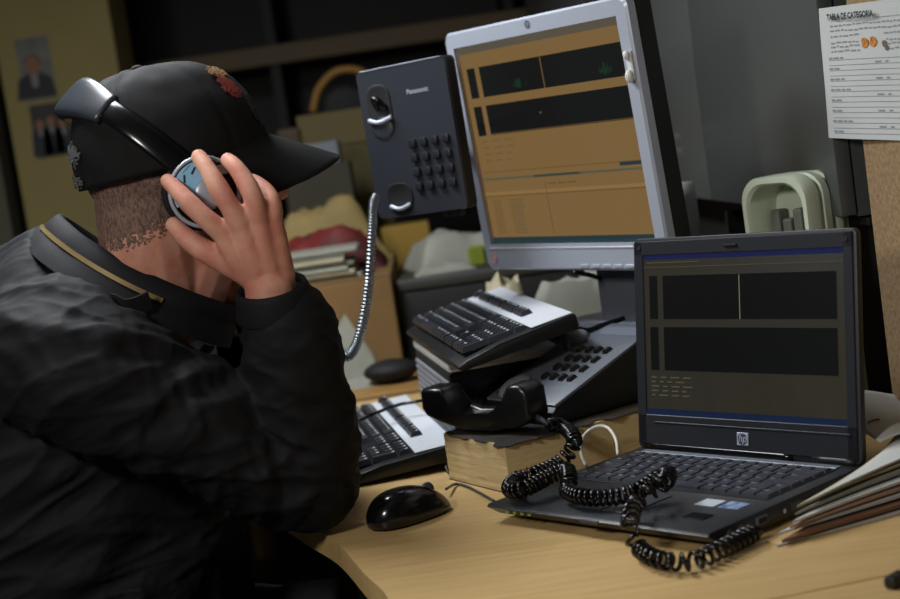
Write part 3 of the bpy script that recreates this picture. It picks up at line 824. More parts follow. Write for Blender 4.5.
# front plate with the two handset wells cut as rims and bowls
obj('housing', loft([[V(p[0], y, p[1]) for p in rrect(w, h, .008, 4)] for w, h, y in ((WPW, WPH, 0.0), (WPW + .001, WPH + .001, .003), (WPW - .002, WPH - .002, .024), (WPW - .02, WPH - .02, .030))], True), WPM, wp, sharp=30)
obj('side_band', loft([[V(p[0], y, p[1]) for p in rrect(w, h, .008, 4)] for w, h, y in ((WPW + .002, WPH + .002, .006), (WPW + .002, WPH + .002, .024))], True), BLACKM, wp, sharp=30)
obj('top_edge', rbox(-WPW / 2 + .006, WPW / 2 - .006, -.001, .005, WPH / 2 - .001, WPH / 2 + .001, .0008, 1), SILVERD, wp)
def well(cx, cz, w, h, deep=.010):
    rings = []
    for s, y in ((1, -.0008), (.97, -.0018), (.9, -.0012)):
        rings.append([V(cx + p[0] * s, y, cz + p[1] * s) for p in rrect(w, h, min(w, h) * .42, 5)])
    return loft(rings, cap=True)
obj('handset_well', well(-WPW / 2 + .034, .046, .042, .078), BLACKM, wp, smooth=True)
obj('handset_well', well(-WPW / 2 + .044, -.078, .046, .040), BLACKM, wp, smooth=True)
obj('lower_scoop', ellipsoid((-WPW / 2 + .036, .004, .022), (.020, .008, .022), n=20, m=12), GREYD, wp, smooth=True)
obj('hook_lip', tube(catmull([(-WPW / 2 + .014, -.004, .036), (-WPW / 2 + .034, -.008, .031), (-WPW / 2 + .055, -.004, .036)], 14), .0032, 10), SILVER, wp, smooth=True)
obj('hook_lip', tube(catmull([(-WPW / 2 + .026, -.002, -.090), (-WPW / 2 + .044, -.005, -.095), (-WPW / 2 + .062, -.002, -.090)], 14), .003, 10), SILVER, wp, smooth=True)
obj('switch_hook', tube(catmull([(-WPW / 2 + .030, -.001, .052), (-WPW / 2 + .032, -.010, .064), (-WPW / 2 + .040, -.011, .062), (-WPW / 2 + .046, -.003, .050)], 16), .0045, 10), BLACKG, wp, smooth=True)
km_ = rbox(-.0058, .0058, -.006, 0, -.0062, .0062, .002, 2)
kme = mesh(*km_); kme.materials.append(mat('phone_key', (36, 38, 44), .3)); auto_smooth(kme, 40)
for r in range(4):
    for c in range(4):
        copies('key', kme, [Matrix.Translation((.004 + c * .0195, -.0005, -.006 - r * .0205))], wp)
text_mesh('Panasonic', .0098, Matrix.Translation((.026, -.0008, .066)) @ Matrix.Rotation(PI / 2, 4, 'X'), SILVER, wp, bold=.0002)
for k in range(3): obj('clip', rbox(.02 + k * .016, .028 + k * .016, .008, .02, -WPH / 2 - .010, -WPH / 2, .001, 1), BLACKM, wp)
# bracket from the phone's back to the side of the monitor shell
Mi = frame(wc, wx, -wb_, wz).inverted()
ed = MC - ma * (MW / 2 - .035) - b2 * .058
e_l = V(*(Mi @ Vector(ed))); e_m = V(*(Mi @ Vector((.035, 2.375, wc[2]))))
obj('bracket', tube([V(.02, .028, .0), V(.022, .05, .0), e_m, e_l], .007, 8), BLACKM, wp)
# armoured steel cord
ac = [ony(376, 196, 2.20), ony(373, 206, 2.185), ony(372, 232, 2.17), ony(370, 270, 2.16), ony(366, 305, 2.15), ony(358, 340, 2.13), ony(349, 356, 2.12), ony(338, 364, 2.13), V(-.212, 2.16, .775), V(-.226, 2.24, .759), V(-.243, 2.36, .758), V(-.258, 2.46, .758)]
cl_ = np.linalg.norm(np.diff(catmull(ac, 90), axis=0), axis=1).sum()
n = int(cl_ / .0011); Q = catmull(ac, n); T_, N_, B_ = frames(Q, (1, 0, 0))
rings = []
for i in range(n):
    r0 = np.interp(i / n, [0, .05, .5, .8, 1], [.0045, .0058, .0066, .0078, .0078])
    rings.append([Q[i] + (N_[i] * math.cos(t_) + B_[i] * math.sin(t_)) * (r0 + .0011 * math.sin(2 * PI * i * .0011 / .0068 + t_)) for t_ in np.linspace(0, 2 * PI, 14, endpoint=False)])
tag(obj('armoured_cord', loft(rings), mat('armour_steel', (150, 156, 162), .34, metal=.9), smooth=True), 'shiny armoured steel cord hanging from the wall telephone', 'cord')

# ================================================================== MOUSE
mc = onz(410, 527); my = math.radians(38)
mx = V(math.cos(my), math.sin(my), 0)
ms = thing('computer_mouse', 'glossy black computer mouse on the desk beside the keyboard', 'mouse', frame(V(mc[0] + .001, mc[1] + .036, .75), mx, V(-mx[1], mx[0], 0), V(0, 0, 1)))
def mouse_shell(k=1.0, z0=.003):
    rings = []
    N_, Mn = 36, 16
    for i in range(Mn + 1):
        t = i / Mn; ph_ = t * PI / 2
        s = math.cos(ph_) ** .62 if i < Mn else 0.0
        zt = math.sin(ph_) ** .9
        r = []
        for a_ in np.linspace(0, 2 * PI, N_, endpoint=False):
            ca, sa = math.cos(a_), math.sin(a_)
            x = math.copysign(abs(ca) ** .8, ca) * .056 * k; y = math.copysign(abs(sa) ** .8, sa) * (.030 - .003 * ca) * k
            px = x * s - .006 * zt
            hgt = .037 * (1 - .25 * (px / .056) ** 2 - .14 * px / .056)
            r.append(V(px, y * s, z0 + hgt * zt * k))
        rings.append(r)
    return loft(rings)
obj('body', mouse_shell(), mat('mouse_black', (13, 13, 15), .2, coat=.3), ms, smooth=True)
obj('base', prism([(.054 * math.cos(a_), .028 * math.sin(a_)) for a_ in np.linspace(0, 2 * PI, 30, endpoint=False)], 0, .005, .001), BLACKM, ms)
obj('scroll_wheel', xform(lathe([(0, -.003), (.008, -.003), (.009, 0), (.008, .003), (0, .003)], 18), Matrix.Translation((.030, 0, .0285)) @ Matrix.Rotation(PI / 2, 4, 'X')), GREYD, ms, smooth=True)
tag(obj('mouse_cable', tube(catmull([onz(446, 489, .760), onz(456, 484, .753), onz(468, 487, .7522), onz(480, 493, .7522), onz(494, 501, .7522)], 40), .0018, 8), GREYD, smooth=True), 'thin grey mouse cable running past the telephone book', 'cable')
# cables over and beside the lower keyboard, white loop by the book
tag(obj('black_cable', tube(catmull([onz(358, 420, .80), onz(376, 413, .805), onz(398, 405, .806), onz(420, 401, .808), onz(440, 398, .812)], 40), .0026, 8), BLACKG, smooth=True), 'black cable lying across the lower keyboard', 'cable')
tag(obj('cable_bundle', tube(catmull([onz(446, 470, .754), onz(452, 461, .765), onz(458, 470, .756), onz(452, 476, .754), onz(446, 466, .764), onz(455, 462, .772), onz(459, 474, .754)], 60), .002, 8), BLACKG, smooth=True), 'tangled thin black cable between lower keyboard and telephone book', 'cable')
wl = [onz(586, 466, .78), onz(581, 452, .79), onz(584, 436, .805), onz(596, 427, .812), onz(608, 428, .81), onz(616, 440, .80), onz(618, 455, .785)]
tag(obj('white_cable', tube(catmull(wl, 50), .0022, 8), mat('white_cable', (196, 192, 178), .4), smooth=True), 'white cable bent into a loop behind the laptop', 'cable')
for k, (pts) in enumerate(([(574, 272), (596, 277), (612, 285), (636, 292)], [(560, 322), (585, 330), (600, 326), (625, 318)])):
    yv = (2.16, 2.12)[k]
    tag(obj('monitor_cable', tube(catmull([ony(p[0], p[1], yv + (.0 if k else .06 * i)) for i, p in enumerate(pts)], 30), .0035, 8), BLACKG, smooth=True), ['black cable sagging below the monitor frame', 'black cable lying behind the desk telephone'][k], 'cable')

# ================================================================== PAPERS
def sheet(w, d, rise, seed, th=.0004, curl=.0, nx=18, ny=14):
    vs, fs = [], []
    for t_ in (0, 1):
        for j in range(ny + 1):
            for i in range(nx + 1):
                x, y = w * i / nx, d * j / ny
                z = rise(x / w, y / d) + .0012 * noise.noise(Vector((x * 9, y * 9, seed))) + .0012 + th * t_
                vs.append(V(x, y, z))
    n1 = (nx + 1) * (ny + 1)
    per = [j * (nx + 1) + i for j, i in [(0, i) for i in range(nx)] + [(j, nx) for j in range(ny)] + [(ny, nx - i) for i in range(nx)] + [(ny - j, 0) for j in range(ny)]]
    for j in range(ny):
        for i in range(nx):
            a_ = j * (nx + 1) + i; q = (a_, a_ + 1, a_ + nx + 2, a_ + nx + 1)
            fs.append(q[::-1]); fs.append(tuple(k + n1 for k in q))
    for i in range(len(per)):
        p_, q_ = per[i], per[(i + 1) % len(per)]
        fs.append((p_, q_, q_ + n1, p_ + n1))
    return vs, fs
PB = mat('brown_pages', (120, 86, 66), .7, var=.1, vscale=20); PP = mat('pink_pages', (176, 146, 132), .75, var=.08, vscale=14)
labs = [('white folded newspaper lying lowest in the pile beside the laptop', PAPER, .0030), ('brown covered magazine in the pile beside the laptop', PB, .0045), ('white magazine near the bottom of the pile beside the laptop', PAPER, .0035), ('pinkish folded newspaper in the pile beside the laptop', PP, .0040),
        ('white stapled document above the pink newspaper beside the laptop', PAPER, .0035), ('grey newsprint booklet in the pile beside the laptop', PAPERG, .0040), ('cream stapled booklet near the top of the pile beside the laptop', PAPERC, .0035), ('pale printed page over the cream booklet beside the laptop', PAPER, .0025)]
qA, qB, qC, qD = onz(777, 548), V(.545, 1.595, .75), V(.515, 1.79, .75), V(.427, 1.660, .75)
def fan(k, th, z0, nx=22, ny=10):
    """one fanned document: a four-sided sheet bundle whose free corner points to the laptop"""
    ju = [V(rng.normal(0, .004), rng.normal(0, .004), 0) for _ in range(4)]
    A = qA + V(.80, .60, 0) * (.007 * k) + V(.5, -.8, 0) * (.0 + .004 * math.sin(k * 2.1)) + ju[0]; B = qB + V(0, .010 * k, 0) + ju[1] * .4; C = qC + ju[2] * .4; D = qD + V(.006, -.003, 0) * (k % 3) + ju[3] * .4
    vs, fs = [], []
    for t_ in (0, 1):
        for j in range(ny + 1):
            for i in range(nx + 1):
                u_, v_ = i / nx, j / ny
                p = (A * (1 - u_) + B * u_) * (1 - v_) + (D * (1 - u_) + C * u_) * v_
                z = z0 + .0022 * k * u_ ** .8 * (1 + .3 * math.sin(1 + 2.5 * u_)) + .0003 * noise.noise(Vector((u_ * 4, v_ * 4, k * 3.))) + .0007 + th * t_ * (1 - .3 * (1 - u_))
                vs.append(V(p[0], p[1], z))
    n1 = (nx + 1) * (ny + 1)
    per = [j * (nx + 1) + i for j, i in [(0, i) for i in range(nx)] + [(j, nx) for j in range(ny)] + [(ny, nx - i) for i in range(nx)] + [(ny - j, 0) for j in range(ny)]]
    for j in range(ny):
        for i in range(nx):
            a_ = j * (nx + 1) + i; q = (a_, a_ + 1, a_ + nx + 2, a_ + nx + 1)
            fs.append(q[::-1]); fs.append(tuple(m + n1 for m in q))
    for i in range(len(per)):
        p_, q_ = per[i], per[(i + 1) % len(per)]
        fs.append((p_, q_, q_ + n1, p_ + n1))
    return vs, fs
z = .75
for k, (lab, m_, th) in enumerate(labs):
    tag(obj('document', fan(k, th, z), m_, sharp=40), lab, 'papers')
    z += th + .0007
ztop_pile = z
tp = tag(obj('paper_sheet', sheet(.072, .15, lambda u_, v_: .006 + .022 * v_ ** 2 + .006 * math.sin(u_ * 4), 9.), PAPER, smooth=True), 'white sheet with red marks curling up against the particle board', 'paper')
tp.matrix_world = frame(V(.436, 1.668, ztop_pile + .006), V(math.cos(.05), math.sin(.05), 0), V(-math.sin(.05), math.cos(.05), 0), V(0, 0, 1))
rm = mat('red_ink', (176, 70, 64), .7)
tc_ = lambda u_, v_: V(.072 * u_, .15 * v_, .006 + .022 * v_ ** 2 + .006 * math.sin(u_ * 4) + .0034)
for (u0, v0, u1, v1) in ((.12, .42, .3, .40), (.05, .82, .30, .74), (.1, .95, .2, .86)):
    obj('red_mark', tube(catmull([tc_(u0, v0), tc_((u0 + u1) / 2, (v0 + v1) / 2 + .01), tc_(u1, v1)], 10), .0011, 6), rm, tp)
# small black plug at the near corner
plg = onz(893, 588)
pg = thing('cable_plug', 'small black cable plug lying near the desk joint', 'plug', frame(V(plg[0], plg[1], .75), V(.7, .7, 0), V(-.7, .7, 0), V(0, 0, 1)))
obj('shell', rbox(-.006, .02, -.006, .006, 0, .011, .003), BLACK, pg, sharp=40)
obj('cable', tube(catmull([(.018, 0, .006), (.05, .01, .004), (.10, .0, .003), (.16, -.03, .003)], 24), .0025, 8), BLACK, pg, smooth=True)

# ================================================================== PALE GREEN BIN
gy = math.radians(-55); ga = V(math.cos(gy), math.sin(gy), 0); gb = V(math.sin(gy), -math.cos(gy), 0)
gtop = ony(770, 177, 1.965)
GH = gtop[2] - .75
bin_ = thing('plastic_bin', 'pale green ribbed plastic bin standing on end behind the laptop', 'bin', frame(V(gtop[0], gtop[1], .75), ga, -gb, V(0, 0, 1)))
GRN = mat('pale_green_plastic', (206, 216, 194), .45, sss=.0)
gw, gd = .110, .074
def arch(w, h, r): return [V(p[0], 0, p[1]) for p in rrect(w, h, r, 7, 0, GH / 2)]
rings = []
for w, h, y in ((gw - .026, GH - .026, .050), (gw - .022, GH - .022, .004), (gw - .016, GH - .016, .0), (gw - .004, GH - .004, .0), (gw, GH, .004), (gw, GH, .022), (gw - .006, GH - .006, .024), (gw - .006, GH - .006, .029), (gw, GH, .031), (gw, GH, .042), (gw - .006, GH - .006, .044), (gw - .006, GH - .006, .048), (gw - .001, GH - .001, .051), (gw - .001, GH - .001, .062), (gw - .006, GH - .006, .064), (gw - .006, GH - .006, gd)):
    rings.append([p + V(0, y, 0) for p in arch(w, h, min(.030, w / 2 - .004))])
obj('shell', loft(rings, True), GRN, bin_, sharp=40)
for k in range(4):
    obj('inner_item', rbox(-.036 + k * .0185, -.021 + k * .0185, .030, .0495, .014, GH - .045 - .012 * (k % 2), .003), mat('inner_grey', (104, 106, 96), .6), bin_)
# white rolled sheet seen between monitor and cabinet
rw_ = ony(684, 215, 2.44)
tag(obj('paper_roll', shift(loft([[V((.022 + .012 * math.sin(s_ * 2.6)) * math.cos(a_) + .02 * s_, (.022 + .012 * math.sin(s_ * 2.6)) * math.sin(a_), s_ * (rw_[2] + .05 - .75)) for a_ in np.linspace(0, 2 * PI, 20, endpoint=False)] for s_ in np.linspace(0, 1, 14)]), V(rw_[0] - .026, rw_[1], .75)), PAPER, smooth=True), 'white paper roll standing between monitor and grey cabinet', 'paper roll')

# ================================================================== PERSON
P0 = V(-.60, 1.93, 0)
person = thing('person', 'man in black jacket and cap leaning on the desk pressing headphones to his ear', 'person', loc=P0)
SKIN = mat('skin', (212, 160, 138), .6, spec=.3, rgb2=(190, 122, 104), vscale=28, bump=.25, bscale=420, sss=.12)
JKT = mat('black_jacket_cloth', (17, 18, 22), .74, spec=.3, bump=.3, bscale=900, var=.12, vscale=14)
HC = ony(183, 190, 1.87)
yaw = math.radians(20); pit = math.radians(1)
hX = V(math.cos(yaw) * math.cos(pit), math.sin(yaw) * math.cos(pit), math.sin(pit)); hY = V(-math.sin(yaw), math.cos(yaw), 0); hZ = np.cross(hX, hY)
def hp(x, y, z): return HC + hX * x + hY * y + hZ * z          # head-local: x forward, y his left, z up
HA = np.array([hX, hY, hZ])
parts = []
# skull and face slices
parts.append(ellipsoid(hp(-.012, 0, .048), (.103, .078, .092), HA))
sl = [(-.118, .072, .016, .016), (-.108, .062, .036, .030), (-.09, .050, .050, .046), (-.06, .040, .062, .056), (-.02, .030, .072, .064), (.03, .018, .082, .070), (.08, .000, .078, .066)]
parts.append(loft([[hp(cx + rx * math.cos(t_) , ry * math.sin(t_), z_) for t_ in np.linspace(0, 2 * PI, 24, endpoint=False)] for z_, cx, rx, ry in sl]))
parts.append(limb([hp(.092, 0, .022), hp(.106, 0, -.004), hp(.116, 0, -.020)], [.009, .011, .012]))           # nose
for s in (-1, 1):
    parts.append(ellipsoid(hp(.103, s * .012, -.022), (.010, .008, .007), HA, 12, 8))
    parts.append(ellipsoid(hp(.080, s * .034, .024), (.014, .024, .007), HA, 14, 8))                          # brow
    parts.append(ellipsoid(hp(.078, s * .042, -.012), (.020, .018, .016), HA, 14, 8))                         # cheek
    parts.append(ellipsoid(hp(-.004, s * .074, .0), (.018, .007, .030), HA, 14, 10))                          # ear
parts.append(ellipsoid(hp(.094, 0, -.050), (.011, .024, .006), HA, 14, 8))
parts.append(ellipsoid(hp(.092, 0, -.062), (.011, .021, .007), HA, 14, 8))
parts.append(ellipsoid(hp(.086, 0, -.098), (.016, .018, .016), HA, 14, 8))
NB = V(-.385, 1.905, 1.055)
parts.append(limb([hp(-.044, 0, .0), hp(-.050, 0, -.050), NB * .45 + hp(-.02, 0, -.09) * .55, NB, NB + V(-.04, .01, -.05)], [.060, .058, .060, .068, .075]))
parts.append(limb([hp(.02, 0, -.06), NB + V(.06, 0, -.02)], [.045, .05]))
# trunk (under the jacket)
parts.append(limb([V(-.66, 1.96, .58), V(-.63, 1.955, .74), V(-.545, 1.94, .92), V(-.46, 1.92, 1.02)], [.13, .13, .135, .085]))
SR = V(-.425, 1.755, 1.005); ER = V(-.196, 1.822, .815); WR = ony(270, 286, 1.758)
SL_ = V(-.42, 2.085, 1.0); EL = V(-.275, 2.075, .822); WL = V(-.247, 1.965, 1.015)
parts.append(limb([V(-.46, 1.83, 1.0), SR, SR * .5 + ER * .5, ER, ER * .5 + WR * .5, WR], [.06, .055, .048, .040, .042, .029]))
parts.append(limb([V(-.46, 2.0, 1.0), SL_, SL_ * .5 + EL * .5, EL, EL * .5 + WL * .5, WL], [.06, .055, .048, .040, .040, .027]))
# right hand: metacarpal fans then fingers
def dp(px, py, y): return ony(px, py, y)
wr0 = ony(268, 280, 1.757)
hand = []
mcp = {'i': dp(221, 231, 1.737), 'm': dp(240, 223, 1.731), 'r': dp(258, 219, 1.734), 'p': dp(273, 221, 1.744)}
wrs = {'i': dp(249, 276, 1.754), 'm': dp(262, 280, 1.750), 'r': dp(273, 280, 1.751), 'p': dp(283, 277, 1.756)}
for k in 'imrp':
    hand.append(limb([wrs[k], (wrs[k] + mcp[k]) / 2 + V(0, -.003, 0), mcp[k]], [.0145, .0140, .0118], 12))
for k1, k2 in (('i', 'm'), ('m', 'r'), ('r', 'p')):
    hand.append(limb([(wrs[k1] + wrs[k2]) / 2 + V(0, .004, 0), (mcp[k1] + mcp[k2]) / 2 + V(0, .005, 0)], [.013, .0095], 12))
hand.append(limb([mcp['i'], dp(204, 217, 1.733), dp(189, 203, 1.737), dp(178, 191, 1.746), dp(168, 181, 1.760)], [0.0128, 0.0112, 0.0114, 0.0098, 0.0089], 14))
hand.append(limb([mcp['m'], dp(229, 205, 1.726), dp(219, 189, 1.730), dp(208, 170, 1.741), dp(199, 157, 1.754)], [0.0132, 0.0114, 0.0119, 0.0100, 0.0091], 14))
hand.append(limb([mcp['r'], dp(255, 202, 1.728), dp(248, 186, 1.733), dp(237, 169, 1.744), dp(228, 160, 1.757)], [0.0128, 0.0112, 0.0114, 0.0097, 0.0087], 14))
hand.append(limb([mcp['p'], dp(273, 205, 1.742), dp(267, 193, 1.752), dp(258, 184, 1.768), dp(252, 180, 1.782)], [0.0116, 0.0103, 0.0103, 0.0087, 0.0078], 14))
hand.append(limb([dp(250, 272, 1.757), dp(228, 260, 1.757), dp(207, 252, 1.756), dp(188, 239, 1.762), dp(174, 225, 1.770)], [0.0182, 0.0177, 0.0135, 0.0120, 0.0098], 14))
hand.append(limb([dp(232, 258, 1.758), dp(224, 240, 1.745)], [.012, .0095], 12))
hand.append(limb([WR, wr0, dp(262, 262, 1.750)], [.029, .026, .018], 16))
parts += hand
# left hand against the jaw
LM = WL + V(.0, -.028, .055)
for q in range(4):
    o_ = V(.018 - .012 * q, 0, 0)
    parts.append(limb([WL + o_ * .6, LM + o_, LM + o_ + V(.0, -.012, .035), LM + o_ + V(-.004, -.022 + .0, .060 - .004 * abs(q - 1))], [.014, .012, .0095, .008], 12))
parts.append(limb([WL + V(-.012, -.004, .01), LM + V(-.04, -.006, -.01), LM + V(-.052, -.014, .018)], [.014, .012, .009], 12))
parts = [shift(p_, -P0) for p_ in parts]
bme = remesh(join(*parts), .0024, 4)
body = link('body', bme, SKIN, person, smooth=True)
for s in (-1, 1):
    obj('eye', shift(ellipsoid(hp(.0835, s * .032, .010), (.011, .012, .009), HA, 14, 10), -P0), mat('eye_white', (200, 196, 190), .2), person, smooth=True)
# short cropped hair: shell over nape and temples
bv = vget(bme); bn = nget(bme)
loc = (bv + P0 - HC) @ HA.T
hair_ok = (loc[:, 2] > -.058 + .30 * np.maximum(loc[:, 0] + .06, -.02)) & (loc[:, 2] < .06) & (loc[:, 0] < .018) & (loc[:, 0] > -.13) & (np.abs(loc[:, 1]) < .085)
nz_ = np.array([noise.noise(Vector(p * 60)) for p in loc])
hair_ok &= (loc[:, 2] > -.050 + .006 * nz_ + .30 * np.maximum(loc[:, 0] + .06, -.02))
hv, hf, idx = [], [], {}
for p_ in bme.polygons:
    lz_ = np.mean([loc[i][2] + .052 - .30 * max(loc[i][0] + .06, -.02) for i in p_.vertices])
    if all(hair_ok[i] for i in p_.vertices) and random.random() < .25 + lz_ / .028:
        q = []
        for i in p_.vertices:
            if i not in idx: idx[i] = len(hv); hv.append(bv[i] + bn[i] * (.0007 + .0005 * noise.noise(Vector(bv[i] * 700))))
            q.append(idx[i])
        hf.append(q)
HAIR = mat('cropped_hair', (84, 66, 58), .7, rgb2=(140, 108, 94), vscale=420, bump=.8, bscale=900, stretch=(1, 1, .4))
if hf: obj('hair', (hv, hf), HAIR, person, smooth=True, label='short cropped dark hair')

# ------------------------------------------------------------------ jacket
def folded(P, R, nr=120, ns=72, amp=.004, freq=14., seed=0., twist=1.2, bias=None, up=None):
    Q = catmull(P, nr); RR = np.interp(np.linspace(0, len(P) - 1, nr), range(len(P)), R)
    T, N, B = frames(Q, up)
    rings = []
    for i in range(nr):
        t_ = i / (nr - 1); a_ = amp * (bias(t_) if bias else 1)
        r = []
        for k in range(ns):
            th = 2 * PI * k / ns
            n1 = noise.noise(Vector((t_ * freq + twist * math.sin(th), math.cos(th) * 1.1 + seed, math.sin(th) * 1.1)))
            n2 = noise.noise(Vector((t_ * freq * 2.1 + 2 * twist * math.cos(th + .6), math.cos(th) * 1.6 + seed + 9, math.sin(th) * 1.6)))
            rd = RR[i] + a_ * (1 - 2.6 * abs(n1)) + a_ * .4 * (1 - 2.5 * abs(n2))
            r.append(Q[i] + N[i] * rd * math.cos(th) + B[i] * rd * math.sin(th))
        rings.append(r)
    return loft(rings)
jp = []
cf = ony(273, 294, 1.764)
fm = ony(297, 395, 1.80)
# torso as ellipse slices: centre, fore-aft dir radius, lateral radius
lat = unit(V(-.22, 1, 0))
sp_ = [(V(-.57, 1.96, .50), .250, .225), (V(-.56, 1.96, .60), .250, .225), (V(-.535, 1.955, .74), .235, .222), (V(-.535, 1.945, .88), .180, .215), (V(-.52, 1.93, .98), .135, .205), (V(-.455, 1.915, 1.05), .105, .165), (V(-.42, 1.91, 1.085), .085, .115)]
sc = catmull([q[0] for q in sp_], 60); fa = np.interp(np.linspace(0, 6, 60), range(7), [q[1] for q in sp_]); lr = np.interp(np.linspace(0, 6, 60), range(7), [q[2] for q in sp_])
Ts = np.gradient(sc, axis=0); rings = []
for i in range(60):
    t_ = unit(Ts[i]); l_ = unit(lat - t_ * (lat @ t_)); f_ = np.cross(l_, t_)
    r = []
    for k in range(96):
        th = 2 * PI * k / 96
        q = sc[i] + f_ * fa[i] * math.copysign(abs(math.cos(th)) ** .85, math.cos(th)) + l_ * lr[i] * math.copysign(abs(math.sin(th)) ** .85, math.sin(th))
        nn = noise.noise(Vector((q[0] * 5 + q[2] * 8, q[1] * 4, q[2] * 13 - q[0] * 9)))
        q = q + unit(q - sc[i]) * .010 * (.6 - 2 * abs(nn))
        r.append(q)
    rings.append(r)
jp.append(loft(rings))
ua = SR * .5 + ER * .5
jp.append(folded([V(-.485, 1.83, 1.005), SR + V(-.01, .0, .0), SR * .66 + ER * .34 + V(0, -.004, -.006), SR * .30 + ER * .70 + V(0, -.002, -.002), ER + V(.0, 0, .004)], [.085, .083, .076, .069, .060], 130, 84, .0075, 9., 1., 1.4))
jp.append(folded([ER + V(-.008, 0, -.005), ER * .6 + fm * .4, fm, ony(288, 330, 1.775), cf], [.055, .063, .061, .054, .0395], 110, 72, .0058, 8., 5., 1.0, bias=lambda t_: 1 - .75 * t_))
jp.append(folded([V(-.48, 2.0, 1.0), SL_, SL_ * .5 + EL * .5, EL], [.085, .08, .07, .058], 90, 60, .006, 9., 3.))
jp.append(folded([EL, EL * .5 + WL * .5 + V(0, .01, 0), WL + V(.0, .012, -.01)], [.056, .056, .046], 60, 60, .005, 8., 4.))
jp.append(ellipsoid(ER + V(.002, 0, -.004), (.060, .058, .056), n=24, m=16))
jp = [shift(p_, -P0) for p_ in jp]
jme = remesh(join(*jp), .0036, 4)
jv = vget(jme); jn = nget(jme)
def seg_d(p, a_, b_):
    ab = b_ - a_; t_ = np.clip(((p - a_) @ ab) / (ab @ ab), 0, 1); return np.linalg.norm(p - a_ - t_[:, None] * ab, axis=1)
gv = jv + P0
disp = np.zeros(len(gv))
d_arm = unit(ER - SR); d_for = unit(cf - ER); d_bk = unit(V(1., -.15, .28))
def basis(d_):
    k_ = unit(np.cross(d_, V(0, 1, 0))); return d_, k_, np.cross(d_, k_)
B_arm, B_for, B_bk = basis(unit(d_arm + V(.25, 0, .35))), basis(unit(np.cross(d_for, V(0, 1, 0)) + .45 * d_for)), basis(d_bk)
da = seg_d(gv, SR, ER); df = seg_d(gv, ER, cf)
def ridge(p_, B_, lo_, hi_, sd, pw_=3.):
    q = Vector((p_ @ B_[0] * lo_ + sd, p_ @ B_[1] * hi_, p_ @ B_[2] * hi_ * .55))
    w_ = noise.noise(q * .35 + Vector((3.1, 7.7, 1.3)))
    q = q + Vector((w_ * 1.4, w_ * 1.8, w_))
    return (1 - min(1., abs(noise.noise(q)) * 1.6)) ** pw_
for i, p_ in enumerate(gv):
    wa_ = math.exp(-(da[i] / .085) ** 4); wf_ = math.exp(-(df[i] / .078) ** 4)
    wf_ = min(wf_, 1.); wa_ *= (1 - .7 * wf_); wb = max(0., 1 - wa_ - wf_)
    r_ = 0.
    if wa_ > .02: r_ += wa_ * (.0070 * ridge(p_, B_arm, 6, 26, 1.) + .0016 * ridge(p_, B_arm, 12, 62, 4.))
    if wf_ > .02: r_ += wf_ * (.0052 * ridge(p_, B_for, 8, 26, 2.) + .0014 * ridge(p_, B_for, 14, 58, 5.)) * min(1., max(.15, np.linalg.norm(p_ - cf) / .09))
    if wb > .02: r_ += wb * (.0056 * ridge(p_, B_bk, 5, 28, 3.) + .0014 * ridge(p_, B_bk, 9, 66, 6.))
    disp[i] = r_ - .003
gv = gv + jn * disp[:, None]
# keep the desk free: flatten the elbow on the top
sel = (gv[:, 0] > -.26) & (gv[:, 2] < .7512)
gv[sel, 2] = .7512
# hollow the cuff so the wrist comes out of an open sleeve
ca_ = unit(cf - fm); q = gv - (cf - ca_ * .004); tt = q @ ca_; rad_ = np.linalg.norm(q - tt[:, None] * ca_, axis=1)
rim = (tt > 0) & (rad_ < .075) & (tt < .09)
vset(jme, gv - P0)
jk = link('jacket', jme, JKT, person, smooth=True, label='black cotton jacket')
# cuff band
T_, N_c, B_c = frames([cf - ca_ * .02, cf, cf + ca_ * .02], (0, 1, 0))
def ringc(c_, r_, n=40): return [c_ + N_c[1] * r_ * math.cos(t_) + B_c[1] * r_ * math.sin(t_) - P0 for t_ in np.linspace(0, 2 * PI, n, endpoint=False)]
obj('cuff', loft([ringc(cf - ca_ * .022, .0465), ringc(cf - ca_ * .018, .0470), ringc(cf + ca_ * .004, .0420), ringc(cf + ca_ * .010, .0400), ringc(cf + ca_ * .011, .0370), ringc(cf + ca_ * .004, .034), ringc(cf - ca_ * .006, .030)], False), JKT, jk, smooth=True)
# collar: a leaning stand-up ring round the neck
cA, cB = ony(58, 217, 1.905), ony(243, 312, 1.90)
cc = (cA + cB) / 2; cx_ = unit(cB - cA); rx_ = np.linalg.norm(cB - cA) / 2
cl = unit(lat - cx_ * (lat @ cx_)); cup = np.cross(cx_, cl)
if cup[2] < 0: cup = -cup
def cring(hh, gx_, gl_, dx_=0.):
    r = []
    for t_ in np.linspace(0, 2 * PI, 90, endpoint=False):
        w = .0025 * noise.noise(Vector((math.cos(t_) * 3, math.sin(t_) * 3, hh * 40)))
        r.append(cc + cx_ * ((rx_ + gx_ + w) * math.cos(t_) + dx_) + cl * ((.092 + gl_ + w) * math.sin(t_)) + cup * (hh + .006 * math.cos(2 * t_)) - P0)
    return r
rgs = [cring(-.052, .012, .030, -.006), cring(-.040, .010, .026, -.006), cring(-.027, .006, .018, -.004), cring(-.024, .0035, .0145, -.004), cring(-.020, .006, .015, -.003), cring(-.006, .003, .008), cring(-.001, -.001, .003), cring(-.002, -.008, -.005), cring(-.02, -.012, -.008), cring(-.05, -.012, -.008)]
obj('collar', loft(rgs, False), JKT, jk, smooth=True, label='stand-up jacket collar')
zr = [cring(-.0245, .0062, .0172, -.004), cring(-.0228, .0078, .0188, -.004), cring(-.0210, .0066, .0172, -.0035)]
idx0 = [k for k in range(90)]
BR = mat('brass_zip', (150, 128, 86), .55, metal=.3)
